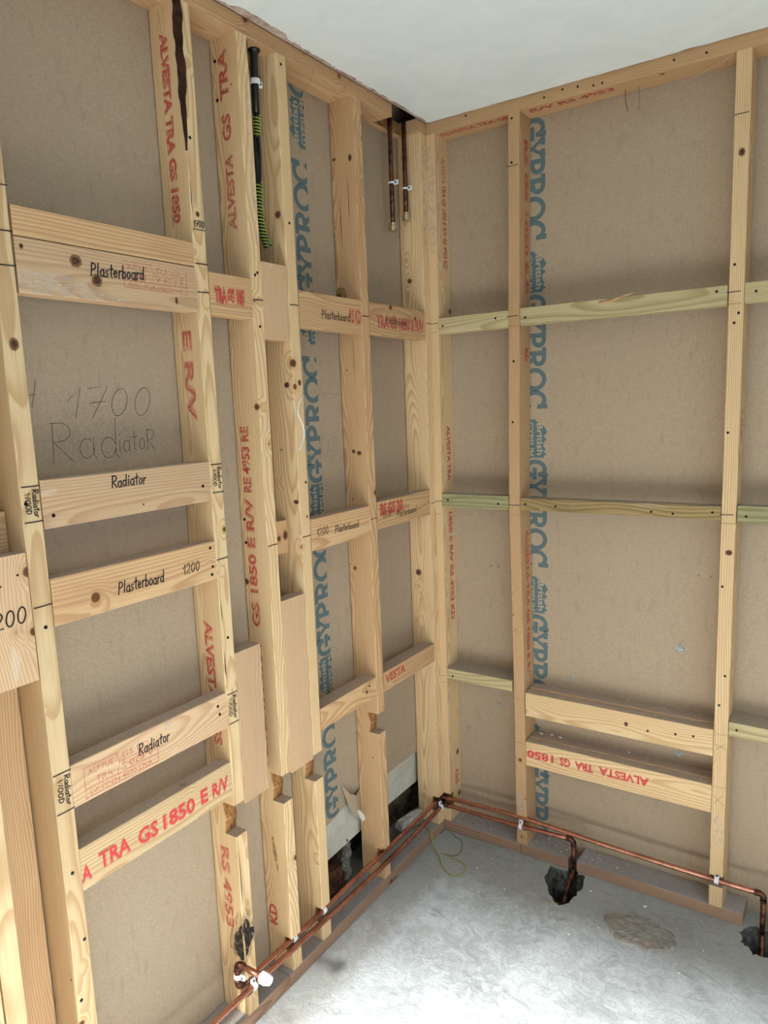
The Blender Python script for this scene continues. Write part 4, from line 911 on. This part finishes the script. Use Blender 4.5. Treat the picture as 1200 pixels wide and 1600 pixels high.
# white stripe thread on the fourth stud, and the loose fibres under the right head plate
bm = bmesh.new(); tube(smoothpath([(.0012, -.683, 1.572), (.0016, -.700, 1.556), (.0018, -.709, 1.535), (.0016, -.702, 1.514), (.0014, -.690, 1.494), (.0012, -.687, 1.470), (.0014, -.697, 1.450), (.0012, -.712, 1.430)]), .0016, bm, 8)
tag(link('white_thread', bm, WHITEP, None, True), 'curved white thread stuck to the stud beside the left GYPROC print', 'thread')
for i, (pts, rr, lab) in enumerate((([(.617, .06, 2.392), (.620, .052, 2.36), (.628, .045, 2.33)], .0014, 'short dark hanging fibre below the right head plate'), ([(.655, .06, 2.392), (.657, .055, 2.35), (.657, .05, 2.325)], .0008, 'thin straight fibre hanging beside the dark one'),
                       ([(.905, -.001, 2.385), (.80, .03, 2.365), (.70, .06, 2.345)], .0006, 'slanting pale cobweb strand left of the rightmost stud'))):
    bm = tube(smoothpath(pts), rr, None, 6); tag(link('hanging_fibre', bm, simple('fibre', srgb(120, 96, 66) if i < 2 else srgb(190, 170, 130), .8).m), lab, 'fibre')
bm = tube(smoothpath([(-.004, -.555, 2.425), (.004, -.59, 2.37), (-.010, -.62, 2.31), (-.03, -.63, 2.28)]), .0007, None, 6)
tag(link('hanging_fibre', bm, simple('hemp', srgb(196, 158, 92), .8).m), 'thin yellow fibre hanging from the left head plate above the GYPROC print', 'fibre')

# ------------------------------------------------------------ electrical conduit and wrapped cables
cx, cyy = -.032, -.762
cd = empty('cable_conduit', (cx, cyy, ZT)); tag(cd, 'black conduit under the head plate with cables wrapped in green and yellow', 'conduit')
bm = bmesh.new(); tube([(0, .004, 0), (0, .004, -.004), (0, .004, -.005), (0, .003, -.012), (0, 0, -.075), (0, -.001, -.145)], [.0145, .0145, .0105, .0095, .009, .0085], bm, 20); link('conduit_tube', bm, BLACKP, cd, True)
bm = bmesh.new(); tube([(0, -.001, -.14), (0, -.003, -.20)], .0075, bm, 14); link('cable_sleeve', bm, BLACKP, cd, True)
for k in range(3):
    a = k*2.1; bm = tube(smoothpath([(.004*math.cos(a), -.003+.004*math.sin(a), -.19), (.006*math.cos(a+.5), -.006+.006*math.sin(a+.5), -.25), (.004*math.cos(a+1), -.008+.004*math.sin(a+1), -.32)]), .0036, None, 8)
    link('cable', bm, BLACKP, cd, True)
def helix(path, R, r_, pitch, mat, name):
    P = smoothpath(path, 10); L = [0]
    for a, b in zip(P, P[1:]): L.append(L[-1]+(b-a).length)
    pts = []; n = int(L[-1]/pitch*12)
    for i in range(n+1):
        s = L[-1]*i/n; j = max(0, min(len(P)-2, next((q for q in range(len(L)-1) if L[q+1] >= s), len(L)-2)))
        t = (s-L[j])/max(1e-6, L[j+1]-L[j]); p = P[j].lerp(P[j+1], t); RR = R(s/L[-1]) if callable(R) else R
        an = 2*math.pi*s/pitch; pts.append(p+Vector((math.cos(an)*RR, math.sin(an)*RR, 0)))
    return link(name, tube(pts, r_, None, 6), mat, cd, True)
helix([(0, -.001, -.150), (0, -.003, -.195)], .0085, .0016, .0075, YG, 'green_yellow_wrap')
core = [(0, -.008, -.305), (0, -.010, -.36), (0, -.008, -.40), (0, .001, -.43), (.002, .012, -.452)]
Rf = lambda t: .0085+.004*max(0, t-.6)/.4
P_ = smoothpath(core, 6); bm = tube(P_, [Rf(i/(len(P_)-1))-.001 for i in range(len(P_))], None, 12); link('cable_sleeve', bm, BLACKP, cd, True)
helix(core, Rf, .0015, .0080, YG, 'green_yellow_wrap')
cl = clip((cx, cyy+.0005, 2.318), NL, Z, 'white saddle clip around the black conduit', rad=.0095)

# ------------------------------------------------------------ loose wire on the floor by the corner
bm = tube(smoothpath([(-.060, -.100, .0205), (-.035, -.080, .0215), (.001, -.104, .0235), (.016, -.120, .010), (.035, -.133, -.0165), (.070, -.165, -.017), (.097, -.197, -.018), (.130, -.220, -.018), (.156, -.225, -.018), (.177, -.201, -.018), (.172, -.165, -.018), (.145, -.148, -.018), (.117, -.144, -.018), (.085, -.140, -.017), (.063, -.138, -.0165)], 6), .0021, None, 8)
tag(link('loose_wire', bm, OLIVE, None, True), 'loose looped yellow-green wire on the floor in front of the corner', 'wire')
bm = tube(smoothpath([(.006, -.038, -.0165), (.010, -.014, -.012), (.030, -.010, -.016), (.061, -.029, -.0175), (.084, -.033, -.0178), (.104, -.060, -.0178), (.116, -.094, -.0178), (.113, -.126, -.0178), (.10, -.140, -.0135), (.085, -.146, -.0115)], 6), .0018, None, 8)
tag(link('loose_wire', bm, GREEN, None, True), 'thin green wire curling out from the corner of the two sole plates', 'wire')

# ------------------------------------------------------------ crumbs of plaster
def crumb(p, s, seed, label, group):
    rnd = random.Random(seed); bm = bmesh.new(); bmesh.ops.create_icosphere(bm, subdivisions=1, radius=s)
    for v in bm.verts: v.co = Vector((v.co.x*rnd.uniform(.7, 1.5), v.co.y*rnd.uniform(.6, 1.2), v.co.z*.55))*rnd.uniform(.7, 1.2)
    lowest = min(v.co.z for v in bm.verts)
    tag(link('plaster_crumb', bm, CRUMB, loc=(p[0], p[1], p[2]-lowest-.0003)), label, 'crumb', group)
fl_sp = [(.735, -.06, .006), (.568, -.072, .004), (.204, -.147, .004), (.228, -.076, .003), (.575, -.29, .003), (.33, -.20, .003), (.88, -.28, .003), (.26, -.40, .003), (.64, -.22, .003), (.92, -.16, .003)]
for i, (x, y, s) in enumerate(fl_sp): crumb((x, y, FZ), s, i, {0: 'largest white plaster crumb on the floor, between the cement patch and the right sole plate', 1: 'white plaster crumb on the floor just right of the first hole'}.get(i, 'small white plaster crumb lying on the open grey concrete floor'), 'plaster crumbs on the floor')
for i in range(26):
    x = random.Random(i*3+1).uniform(.33, .66); y = random.Random(i*3+2).uniform(.012, .075)
    if i > 15: x = random.Random(i*3+1).uniform(.03, .28)
    if .460 < x < .512: x += .06
    place = 'between the corner and the second right stud' if x < .30 else ('between the second right stud and the first floor hole' if x < .48 else 'just right of the first floor hole')
    crumb((x, y, ZS), random.Random(i).uniform(.0016, .0032), 50+i, 'white crumb on the sole plate '+place, 'plaster crumbs on the sole plate '+place)
for i, (x, y) in enumerate(((.393, .075), (.638, .080), (.749, .078), (.829, .080), (.855, .079))): crumb((x, y, .577), .0028, 90+i, 'white crumb on the upper double rail against the board', 'crumbs on the upper double rail')
for i, (x, y, s) in enumerate(((.352, .070, .005), (.385, .078, .006), (.418, .072, .008), (.644, .078, .005))): crumb((x, y, .402), s, 100+i, 'white plaster flake on the lower double rail', 'flakes on the lower double rail')
bpy.context.view_layer.update()
